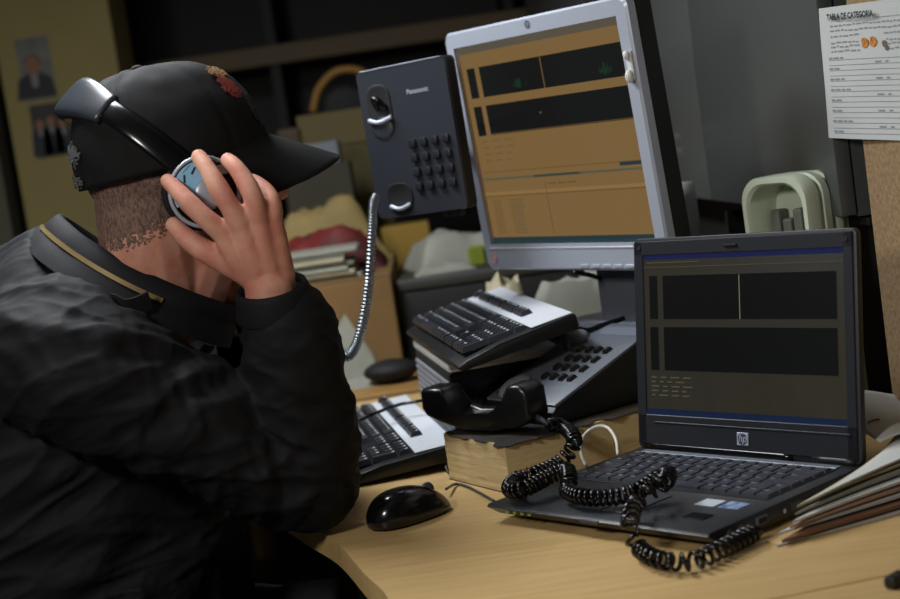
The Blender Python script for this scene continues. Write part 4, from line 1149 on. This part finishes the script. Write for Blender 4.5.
# teeth of the collar zip on the near side (individual teeth)
rr_ = []
for k in range(150):
    t_ = PI + .25 + (PI * .5 + .12) * k / 149
    for dzz in (0,):
        c_ = cc + cx_ * ((rx_ + .0065) * math.cos(t_) - .004) + cl * ((.092 + .0172) * math.sin(t_)) + cup * (-.0232 + .006 * math.cos(2 * t_)) - P0
        n_ = unit(cx_ * math.cos(t_) + cl * math.sin(t_)); tn = unit(-cx_ * math.sin(t_) + cl * math.cos(t_))
        hh_ = .0026; 
        vv = [c_ + tn * sx * .0006 + cup * sz_ * hh_ + n_ * sy * .0016 for sz_ in (-1, 1) for sy in (-1, 1) for sx in (-1, 1)]
        rr_.append((vv, box(0, 1, 0, 1, 0, 1)[1]))
z_ = obj('zip', join(*rr_), BR, jk, label='brass zip along the collar'); z_['kind'] = 'stuff'
# shoulder loop
slp = ony(118, 300, 1.775)
lpts = [ony(104, 304, 1.782), ony(112, 303, 1.768), ony(124, 308, 1.764), ony(136, 306, 1.768), ony(150, 300, 1.776)]
T_, N_, B_ = frames(catmull(lpts, 20), (0, 0, 1)); Qs = catmull(lpts, 20)
rg = [[Qs[i] + N_[i] * sx * .011 + B_[i] * sy * .0018 - P0 for sx, sy in ((-1, -1), (1, -1), (1, 1), (-1, 1))] for i in range(20)]
obj('shoulder_loop', loft(rg), JKT, jk, sharp=40)
# stitches along the armhole seam
# ------------------------------------------------------------------ trousers and shoes
TR = mat('dark_trousers', (30, 31, 36), .75, var=.1, vscale=20)
tl = []
for s_, y1 in ((0, 1.85), (1, 2.06)):
    tl += [folded([V(-.64, y1, .545), V(-.42, y1 + .0, .555), V(-.20, y1 - .01, .555)], [.095, .085, .068], 60, 40, .004, 7., s_ * 5.), folded([V(-.20, y1 - .01, .555), V(-.19, y1, .34), V(-.20, y1, .075)], [.066, .056, .050], 60, 40, .004, 8., s_ * 7.)]
tl.append(ellipsoid((-.66, 1.955, .56), (.15, .19, .105)))
tme = remesh(join(*[shift(p_, -P0) for p_ in tl]), .008, 3)
link('trousers', tme, TR, person, smooth=True)
for y1 in (1.85, 2.06):
    obj('shoe', shift(limb([V(-.235, y1, .045), V(-.15, y1, .045), V(-.06, y1, .036), V(-.0, y1, .030)], [.044, .044, .036, .029]), -P0), BLACK, person, smooth=True)

# ------------------------------------------------------------------ cap
CAPM = mat('cap_twill', (13, 12, 13), .75, spec=.25, bump=.4, bscale=1100, var=.12, vscale=30)
ct = math.radians(4); kX = hX * math.cos(ct) + hZ * math.sin(ct); kZ = -hX * math.sin(ct) + hZ * math.cos(ct); kY = hY
KC = hp(-.004, 0, .030)
def kp_(x, y, z): return KC + kX * x + kY * y + kZ * z - P0
RX, RY, RH = .1150, .0890, .118
def cap_pt(th, v, off=0.):
    """th around, v 0 rim .. 1 top"""
    c_, s_ = math.cos(th), math.sin(th)
    ex = .92
    pr = math.cos(v * PI / 2) ** (.66 - .12 * c_); hz_ = math.sin(v * PI / 2) ** .95
    rx = RX + off; ry = RY + off
    x = rx * c_ * pr; y = ry * s_ * pr; z = (RH + off) * hz_
    # fuller, higher front panel and a lower back edge
    fr_ = max(0, c_)
    x += .004 * fr_ * math.sin(v * PI)
    z -= .004 * max(0, -c_) * (1 - v) ** 2
    # panel seams
    sm = abs(math.sin(3 * th)); g_ = .0026 * math.exp(-(sm / .09) ** 2)
    q = 1 - (g_ / .1)
    return x * q - .016 * hz_ ** 1.5, y * q, z
nth, nv = 132, 40
rings = []
for j in range(nv + 1):
    v_ = j / nv * .985
    rings.append([kp_(*cap_pt(2 * PI * i / nth, v_, .0016 * noise.noise(Vector((math.cos(2 * PI * i / nth) * 3, math.sin(2 * PI * i / nth) * 3, v_ * 5))) + .003 * max(0, noise.noise(Vector((math.cos(2 * PI * i / nth) * 2 + 5, math.sin(2 * PI * i / nth) * 2, v_ * 4)))))) for i in range(nth)])
inner = [[kp_(*cap_pt(2 * PI * i / nth, v_, -.003)) for i in range(nth)] for v_ in (.25, .12, .0)]
cap = obj('cap', loft(inner + rings, True), CAPM, person, smooth=True, label='black baseball cap')
bt = kp_(*cap_pt(0, .99))
bx_ = kp_(-.0155, 0, RH + .001)
obj('button', ellipsoid(bx_, (.0075, .0075, .004), [kX, kY, kZ], 16, 10), CAPM, cap, smooth=True)
# visor
vs, fs = [], []; nu, nw = 36, 14
for t_ in (0, 1):
    for j in range(nw + 1):
        for i in range(nu + 1):
            th = math.radians(-74 + 148 * i / nu); r_ = j / nw
            bx2, by2, bz2 = cap_pt(th, .03, -.0005)
            ext = .082 * (math.cos(th * .86) ** .55 if abs(th) < 1.5 else 0)
            x = bx2 + ext * r_; y = by2 * (1 + .02 * r_)
            z = bz2 + .004 - .046 * r_ - .9 * (y ** 2) / .09 * (.15 + .13 * r_) * 1. + .0030 * t_
            vs.append(kp_(x, y, z))
n1 = (nu + 1) * (nw + 1)
per = [(0, i) for i in range(nu)] + [(j, nu) for j in range(nw)] + [(nw, nu - i) for i in range(nu)] + [(nw - j, 0) for j in range(nw)]
per = [j * (nu + 1) + i for j, i in per]
for j in range(nw):
    for i in range(nu):
        a_ = j * (nu + 1) + i; q = (a_, a_ + 1, a_ + nu + 2, a_ + nu + 1)
        fs.append(q); fs.append(tuple(k + n1 for k in q)[::-1])
for i in range(len(per)):
    p_, q_ = per[i], per[(i + 1) % len(per)]; fs.append((p_, p_ + n1, q_ + n1, q_))
obj('visor', (vs, fs), CAPM, cap, sharp=50)
# embroidered emblem on the front panels and grey threads at the back
def patch(th0, th1, v0, v1, off, seed, n=16, holes=.0):
    vs, fs = [], []
    for j in range(n + 1):
        for i in range(n + 1):
            th = th0 + (th1 - th0) * i / n; v_ = v0 + (v1 - v0) * j / n
            vs.append(kp_(*cap_pt(th, v_, off + .0006 * noise.noise(Vector((i * .9, j * .9, seed))))))
    for j in range(n):
        for i in range(n):
            cxx, cyy = (i + .5) / n * 2 - 1, (j + .5) / n * 2 - 1
            rad2 = cxx ** 2 + cyy ** 2 + .7 * noise.noise(Vector((cxx * 2.2, cyy * 2.2, seed))) + holes * abs(noise.noise(Vector((cxx * 5, cyy * 5, seed + 3))))
            if rad2 < .85:
                a_ = j * (n + 1) + i; fs.append((a_, a_ + 1, a_ + n + 2, a_ + n + 1))
    return vs, fs
obj('emblem', patch(-.86, -.50, .30, .54, .0028, 1.), mat('emblem_red', (132, 44, 28), .7, rgb2=(84, 26, 20), vscale=160), cap, label='red embroidered emblem')
obj('emblem', patch(-.80, -.36, .50, .64, .0028, 2.), mat('emblem_yellow', (112, 100, 48), .7, rgb2=(120, 64, 30), vscale=160), cap, label='yellow embroidered emblem')
obj('emblem', patch(-.62, -.30, .10, .36, .0028, 4., holes=1.6), mat('emblem_grey', (44, 46, 46), .7), cap, label='dark grey embroidery')
obj('back_embroidery', patch(PI - .05, PI + .42, .12, .30, .0050, 5., holes=1.6), mat('thread_grey', (84, 84, 88), .7), cap, label='grey embroidery at the back')
obj('back_embroidery', patch(PI - .05, PI + .36, .0, .10, .0050, 6., holes=1.6), MATS['thread_grey'], cap)

# ------------------------------------------------------------------ headphones
hpm = thing('headphones', 'black headphones with blue and silver ear cups worn over the cap', 'headphones', loc=hp(0, 0, 0))
H0 = hp(0, 0, 0)
eR = hp(.004, -.094, -.004); eL = hp(.004, .094, -.004)
apx = ony(77, 101, 1.862)
dv = unit(apx - HC); ar = np.linalg.norm(apx - HC)
def arc(a_):   # a_ -90..90 deg: right ear to left ear
    return HC + hY * (.107 * math.sin(a_)) + dv * (ar * max(0., math.cos(a_)) ** .50 if math.cos(a_) > 1e-9 else 0.) + hX * .006 * abs(math.sin(a_))
def strap(a0, a1, wd, tk, n=40):
    Q = np.array([arc(q) for q in np.linspace(a0, a1, n)]); rings = []
    T = np.gradient(Q, axis=0)
    for i in range(n):
        t_ = unit(T[i]); w_ = unit(np.cross(hY, dv)); w_ = unit(w_ - t_ * (w_ @ t_)); n_ = np.cross(t_, w_)
        if n_ @ (Q[i] - HC) < 0: n_ = -n_
        s_ = i / (n - 1); ww, tt_ = wd(s_), tk(s_)
        rings.append([Q[i] + w_ * ww * math.copysign(abs(math.cos(th)) ** .6, math.cos(th)) + n_ * (tt_ * math.copysign(abs(math.sin(th)) ** .6, math.sin(th)) + .004) - H0 for th in np.linspace(0, 2 * PI, 18, endpoint=False)])
    return loft(rings)
D2 = math.radians
obj('headband', strap(D2(-47), D2(47), lambda s_: .019 + .009 * math.sin(PI * s_), lambda s_: .006 + .006 * math.sin(PI * s_)), mat('band_vinyl', (48, 52, 58), .28), hpm, smooth=True, label='padded grey-black headband')
for sg in (-1, 1):
    a0, a1 = (D2(-88), D2(-42)) if sg < 0 else (D2(42), D2(88))
    obj('band_arm', strap(a0, a1, lambda s_: .0145, lambda s_: .0042), BLACKG, hpm, smooth=True)
    cax = hY * sg; ctr = HC + hY * (sg * .080) + hX * .002 - hZ * .004
    CM = frame(ctr - H0, hX, np.cross(cax, hX), cax)
    CM = frame(ctr - H0, hX if sg < 0 else -hX, hZ if False else np.cross(cax, hX if sg < 0 else -hX), cax)
    obj('ear_cushion', lathe([(.018, .0), (.040, .0), (.044, .006), (.043, .013), (.038, .016), (.018, .016)], 36), BLACKM, hpm, smooth=True, M=CM)
    cup_ = obj('ear_cup', lathe([(0, .014), (.040, .014), (.0415, .018), (.0405, .026), (.037, .029), (0, .029)], 40), BLACKG, hpm, M=CM, sharp=40)
    obj('silver_ring', lathe([(.0372, .028), (.0405, .027), (.0412, .0295), (.0385, .0312), (.0368, .030)], 40, True), SILVER, cup_, smooth=True)
    # blue sector and silver dome, on the cup's outer face
    nn_ = 24; sa0, sa1 = (D2(75), D2(200))
    vs = [V(0, 0, .0296)]; fs = []
    for i in range(nn_ + 1):
        q = sa0 + (sa1 - sa0) * i / nn_
        vs.append(V(.0355 * math.cos(q), .0355 * math.sin(q), .0296))
    for i in range(nn_): fs.append((0, i + 1, i + 2))
    obj('blue_sector', (vs, fs), mat('pale_blue_plate', (150, 206, 240), .35), cup_, label='pale blue plate')
    obj('silver_dome', ellipsoid((.005, -.003, .0296), (.0175, .0175, .0045), n=24, m=10), SILVER, cup_, smooth=True)
    for q in (108, 138, 166):
        o_ = obj('printed_stroke', box(-.0012, .0012, -.0045, .0045, .0297, .0299), INK, cup_)
        o_.matrix_local = Matrix.Rotation(D2(q), 4, 'Z') @ Matrix.Translation((.0265, 0, 0)) @ Matrix.Rotation(D2(35), 4, 'Z')
    obj('pale_tab', rbox(.016, .030, .016, .027, .029, .0312, .001, 1), mat('pale_tab', (196, 198, 188), .4), cup_)

# ------------------------------------------------------------------ his chair (mostly out of the picture)
ch = thing('office_chair', 'dark office chair beneath the seated man', 'chair', loc=(-.68, 1.955, 0))
obj('seat', rbox(-.23, .24, -.24, .24, .395, .452, .02, 3), mat('chair_fabric', (28, 28, 30), .85), ch, sharp=50)
obj('backrest', rbox(-.31, -.26, -.21, .21, .55, .98, .02, 3), MATS['chair_fabric'], ch, sharp=50)
obj('back_bracket', rbox(-.285, -.255, -.03, .03, .41, .62, .006), BLACK, ch)
obj('post', lathe([(0, .09), (.03, .09), (.03, .25), (.02, .25), (.02, .40), (0, .40)], 18), BLACK, ch)
for k in range(5):
    q = 2 * PI * k / 5 + .3
    obj('base_leg', tube([(.02 * math.cos(q), .02 * math.sin(q), .10), (.26 * math.cos(q), .26 * math.sin(q), .07)], [.022, .014], 10), BLACK, ch)
    obj('castor', ellipsoid((.26 * math.cos(q), .26 * math.sin(q), .029), (.029, .029, .029), n=14, m=10), BLACKM, ch, smooth=True)

# ================================================================== BACKGROUND
# posters on the pier
SK_ = mat('print_skin', (140, 100, 76), .7); SU = mat('print_suit', (44, 46, 54), .7); PG = mat('print_grey', (126, 124, 116), .7, rgb2=(96, 98, 98), vscale=14); PD = mat('print_dark', (46, 44, 46), .7, rgb2=(66, 62, 60), vscale=18); SH = mat('print_shirt', (130, 128, 124), .7)
def poster(label, tl_, br_, bg, figs):
    A = ony(tl_[0], tl_[1], 4.19); B_ = ony(br_[0], br_[1], 4.19)
    w = abs(B_[0] - A[0]) - .0; h = A[2] - B_[2]
    t = thing('poster', label, 'poster', frame(V(min(A[0], B_[0]), 4.198, B_[2]), V(1, 0, 0), V(0, 1, 0), V(0, 0, 1)))
    obj('sheet', box(0, w, -.002, 0, 0, h), bg, t)
    for (cx, cz, s_) in figs:
        def disc(x, z, rx, rz, y): return [V(w * x + rx * math.cos(a_), y, h * z + rz * math.sin(a_)) for a_ in np.linspace(0, 2 * PI, 18, endpoint=False)]
        obj('printed_shoulders', ([V(w * cx - s_ * 1.1, -.0024, .005), V(w * cx + s_ * 1.1, -.0024, .005), V(w * cx + s_ * .9, -.0024, h * cz - s_ * .7), V(w * cx + .2 * s_, -.0024, h * cz - s_ * .35), V(w * cx - .2 * s_, -.0024, h * cz - s_ * .35), V(w * cx - s_ * .9, -.0024, h * cz - s_ * .7)], [(0, 1, 2, 3, 4, 5)]), SU, t)
        obj('printed_shirt', ([V(w * cx - s_ * .16, -.0027, h * cz - s_ * 1.2), V(w * cx + s_ * .16, -.0027, h * cz - s_ * 1.2), V(w * cx + .22 * s_, -.0027, h * cz - s_ * .4), V(w * cx - .22 * s_, -.0027, h * cz - s_ * .4)], [(0, 1, 2, 3)]), SH, t)
        obj('printed_face', (disc(cx, cz, s_ * .42, s_ * .52, -.0030), [tuple(range(18))]), SK_, t)
        obj('printed_hair', (disc(cx, cz + .05, s_ * .46, s_ * .40, -.0028), [tuple(range(18))]), PD, t)
poster('grey portrait poster of a suited figure on the yellow wall', (13, 40), (57, 97), PG, [(.42, .56, .048)])
poster('dark group portrait poster below the grey one on the yellow wall', (28, 106), (75, 153), PD, [(.2, .62, .026), (.5, .66, .026), (.8, .60, .026)])

# shelf unit on the dark back wall
su = thing('wall_shelf', 'dark wall shelf with pale front edge behind the man', 'shelf', loc=(-.2, 5.0, 0))
SH0 = V(-.2, 5.0, 0)
za, zb = ony(200, 62, 4.98)[2], ony(465, 30, 4.98)[2]
zs = (za + zb) / 2
obj('shelf_board', shift(box(-1.2, .9, 5.0, 5.39, zs - .03, zs + .03), -SH0), WALLD, su)
obj('edge_strip', shift(rbox(-1.2, .9, 4.975, 5.0, zs - .030, zs + .030, .004), -SH0), mat('pale_edge', (116, 98, 70), .6), su)
for x in (-1.2, -.45, .3, .88): obj('upright', shift(box(x, x + .03, 5.0, 5.39, 0, 2.4), -SH0), WALLD, su)
obj('shelf_board', shift(box(-1.2, .9, 5.0, 5.39, 1.05, 1.08), -SH0), WALLD, su)

# rear desk with its clutter
rd = thing('rear_desk', 'brown wooden table behind the man carrying boxes and papers', 'table', loc=(-.4, 3.6, 0))
R0 = V(-.4, 3.6, 0)
obj('tabletop', shift(rbox(-.72, .62, 2.78, 4.75, .716, .748, .003), -R0), DESK2, rd)
for x in (-.66, .55):
    for y in (2.85, 4.68): obj('leg', shift(box(x - .03, x + .03, y - .03, y + .03, 0, .716), -R0), DESK2, rd)
# printer
q0 = onz(400, 372, .748)
pr = thing('printer', 'black printer with grey top on the table behind the keyboards', 'printer', frame(V(q0[0] + .02, q0[1] + .02, .748), V(.995, -.09, 0), V(.09, .995, 0), V(0, 0, 1)))
zt = ony(395, 287, q0[1] + .02)[2] - .748
obj('body', rbox(0, .40, 0, .30, 0, zt - .012, .008), BLACKM, pr, sharp=40)
obj('top_lid', rbox(-.004, .404, -.004, .302, zt - .012, zt + .012, .006), mat('printer_grey', (56, 56, 52), .55), pr, sharp=40)
obj('paper_tray', rbox(.06, .34, -.012, 0, .03, .06, .004), GREYD, pr)
zp = .748 + zt + .012
def crumple(name, label, cat, c_, w, d, h, m_, seed, rot=0., group=None, n=16, fl=0.):
    vs, fs = [], []
    for t_ in (0, 1):
        for j in range(n + 1):
            for i in range(n + 1):
                x, y = w * (i / n - .5), d * (j / n - .5)
                z = h * (.5 + .5 * noise.noise(Vector((x / w * 2.6 + seed, y / d * 2.6, seed)))) * (1 - .5 * abs(i / n * 2 - 1) ** 2) + .10 * h * abs(noise.noise(Vector((x / w * 6, y / d * 6, seed + 4))))
                z = z * (1 - fl) + fl * h * (.78 + .12 * noise.noise(Vector((x / w * 3.3, y / d * 2.2, seed + 8))) + .10 * noise.noise(Vector((x / w * 9, y / d * 3, seed + 2))))
                vs.append(V(x, y, max(.0006, z * min(1, 5.5 * min(i, n - i, j, n - j) / n + .15)) if t_ else 0))
    n1 = (n + 1) ** 2
    for j in range(n):
        for i in range(n):
            a_ = j * (n + 1) + i; q = (a_, a_ + 1, a_ + n + 2, a_ + n + 1)
            fs.append(q[::-1]); fs.append(tuple(k + n1 for k in q))
    per = [(0, i) for i in range(n)] + [(j, n) for j in range(n)] + [(n, n - i) for i in range(n)] + [(n - j, 0) for j in range(n)]
    per = [j * (n + 1) + i for j, i in per]
    for i in range(len(per)):
        p_, q_ = per[i], per[(i + 1) % len(per)]; fs.append((p_, q_, q_ + n1, p_ + n1))
    o_ = tag(obj(name, (vs, fs), m_, sharp=75), label, cat, group)
    o_.location = [float(x) for x in c_]; o_.rotation_euler = (0, 0, rot)
    return o_
pc_ = ony(455, 272, q0[1] + .14)
crumple('paper_pile', 'crumpled grey paper heap on top of the printer', 'papers', (pc_[0], q0[1] + .17, zp), .17, .20, .100, PAPERG, 1.2, .2, fl=.6)
crumple('paper_pile', 'folded pale documents behind the crumpled heap on the printer', 'papers', (pc_[0] + .03, q0[1] + .42, .748), .20, .16, .30, PAPERG, 3.2, .1)
crumple('paper_pile', 'torn pale paper lying at the front of the printer top', 'papers', (pc_[0] - .02, q0[1] + .05, zp), .12, .05, .03, PAPERG, 5.2, .1)
gs = ony(478, 268, q0[1] + .08)
tag(obj('lime_pouch', rbox(-.016, .018, -.006, .006, 0, .040, .005, 3), mat('lime_plastic', (128, 138, 38), .6, var=.1, vscale=40)), 'small lime green pouch on the printer beside the monitor', 'pouch').location = (float(gs[0]), float(q0[1] + .08), zp)
# papers and plastic between monitor and phone, lying on the computer case
for k, (px, yy_, w, d, ht, m_, lab) in enumerate(((504, 2.60, .085, .12, .135, PAPERC, 'cream paper heap seen below the left end of the monitor'), (590, 2.64, .25, .13, .155, PAPERG, 'grey plastic wrapped papers below the monitor'))):
    c_ = ony(px, 290, yy_); ht = (ony(px, (278, 272)[k], yy_)[2] - .75) / .82
    crumple('paper_pile', lab, 'papers', (c_[0], yy_, .75), w, d, ht, m_, 8.1 + k, .0, fl=.97)
# clutter behind him
def U(px, py, y): return ony(px, py, y)
yb_ = 3.55
a0 = U(298, 130, yb_ + .3); a1 = U(378, 130, yb_ + .3)
cbx = thing('cardboard_box', 'olive cardboard box standing on the rear table', 'box', loc=(a0[0], yb_ + .3, .748))
bhh = a0[2] - .748 + .02
obj('carton', rbox(.02, .20, 0, .22, 0, bhh, .004), mat('olive_card', (92, 82, 50), .8, var=.12, vscale=9), cbx)
obj('flap', rbox(.0, .20, -.006, 0, bhh - .07, bhh + .012, .002), mat('olive_card_pale', (110, 98, 62), .8), cbx)
obj('tape', box(.09, .12, -.0005, .22, bhh, bhh + .0008), PAPERC, cbx)
hb = thing('tool_bag', 'dark bag with yellow arched handle on top of the olive box', 'bag', loc=(a0[0] + .12, yb_ + .40, .748 + bhh))
obj('pouch', loft([[V(p[0], p[1], z_) for p in rrect(w, .09, .03, 4)] for w, z_ in ((.13, .001), (.14, .02), (.12, .05), (.07, .075))]), BLACKM, hb, smooth=True)
obj('handle', tube(catmull([(-.085, 0, .02), (-.06, 0, .075), (-.01, 0, .11), (.05, 0, .10), (.075, 0, .05)], 30), .010, 10), mat('ochre_strap', (150, 108, 44), .6), hb, smooth=True)
yk = U(288, 128, yb_ + .3)
tag(obj('toy_block', rbox(-.03, .03, -.02, .02, 0, yk[2] - .748, .01, 3), mat('ochre_dark', (104, 78, 36), .6, rgb2=(46, 40, 34), vscale=10)), 'ochre and black tall box left of the olive carton', 'box').location = (float(yk[0]), yb_ + .30, .748)
ct0 = U(268, 285, 2.98); ct1 = U(392, 285, 2.98); CZ = U(320, 284, 2.98)[2]
crt = thing('carton', 'brown cardboard carton on the rear table carrying papers and a red bag', 'box', loc=(ct0[0], 2.98, .748))
cw = ct1[0] - ct0[0]; chh = CZ - .748
obj('carton_body', rbox(0, cw, 0, .55, 0, chh - .004, .004), mat('brown_card', (126, 96, 56), .8, var=.08, vscale=7), crt)
obj('top_flap', rbox(0, cw, .0, .272, chh - .004, chh, .001, 1), MATS['brown_card'], crt)
obj('top_flap', rbox(0, cw, .278, .55, chh - .004, chh, .001, 1), MATS['brown_card'], crt)
t = thing('document_stack', 'stack of pale documents lying on the brown carton', 'papers', loc=(U(322, 270, 3.06)[0], 3.06, CZ))
for i in range(7):
    h0 = .0085 * i
    obj('bundle', rbox(-.075 + random.uniform(-.012, .012), .065 + random.uniform(-.016, .016), -.055 + random.uniform(-.012, .012), .07, h0, h0 + .0078, .002, 1), (PAPERG, PAPERC, PAPERG)[i % 3], t)
rc = U(325, 208, 3.27)
crumple('red_bag', 'dark red cloth bag lying on the brown carton', 'bag', (rc[0] - .01, 3.24, CZ), .24, .18, (rc[2] - CZ) * 1.15, mat('red_cloth', (122, 36, 30), .7, rgb2=(70, 22, 20), vscale=12), 11., 0)
cr_ = U(318, 190, 3.44)
crumple('cream_cloth', 'cream cloth heaped behind the red bag', 'cloth', (cr_[0], 3.42, CZ), .26, .13, (cr_[2] - CZ) * 1.25, mat('cream_cloth', (156, 134, 84), .8, var=.15, vscale=9), 13., .2)
bl = U(318, 165, 3.62)
tag(obj('storage_box', rbox(-.075, .075, -.05, .05, 0, bl[2] - .748, .004), mat('dark_olive_box', (58, 54, 36), .7, var=.1, vscale=8)), 'dark olive storage box behind the cream cloth', 'box').location = (float(bl[0]), 3.61, .748)
tag(obj('document_box', rbox(-.055, .055, -.045, .045, 0, .05, .004), mat('bluegrey_box', (110, 118, 126), .6, var=.1, vscale=8)), 'blue grey flat box on the dark olive storage box', 'box').location = (float(bl[0]), 3.61, float(bl[2]))
yl = U(402, 226, 3.55)
yf_ = tag(obj('yellow_folder', rbox(-.05, .06, -.04, .04, 0, yl[2] - .748, .004), mat('yellow_folder', (160, 128, 48), .7, var=.1, vscale=8)), 'yellow folder box standing behind the armoured cord', 'folder')
yf_.location = (float(yl[0]) + .0, 3.62, .748)
lw0 = U(330, 340, 2.97); lw1 = U(345, 296, 2.97)
lp = thing('leaning_paper', 'torn white paper leaning against the brown carton front', 'paper', frame(V(lw0[0], 2.955, .748), V(1, 0, 0), unit(V(0, 1, .0)), V(0, 0, 1)))
obj('sheet', ([V(-.03, 0, 0), V(.09, 0, 0), V(.075, .012, .05), V(.035, .020, .13), V(.0, .018, .085), V(-.03, .0015, 0.0005), V(.09, .0015, .0005), V(.075, .0135, .05), V(.035, .0215, .13), V(.0, .0195, .085)], [(0, 1, 2, 3, 4), (9, 8, 7, 6, 5), (0, 5, 6, 1), (1, 6, 7, 2), (2, 7, 8, 3), (3, 8, 9, 4), (4, 9, 5, 0)]), PAPERG, lp)
dk = onz(388, 374, .748)
crumple('paper_sheet', 'grey sheet lying beneath the black headset pouch', 'paper', (onz(375, 382, .748)[0], onz(375, 380, .748)[1], .748), .12, .14, .012, PAPERG, 19., .3)
tag(obj('black_pouch', ellipsoid((0, 0, .021), (.052, .040, .021), n=20, m=12), BLACKM, smooth=True), 'rounded black pouch on the table beside the vented box', 'pouch').location = (float(U(390, 362, 2.89)[0]), 2.89, .750)
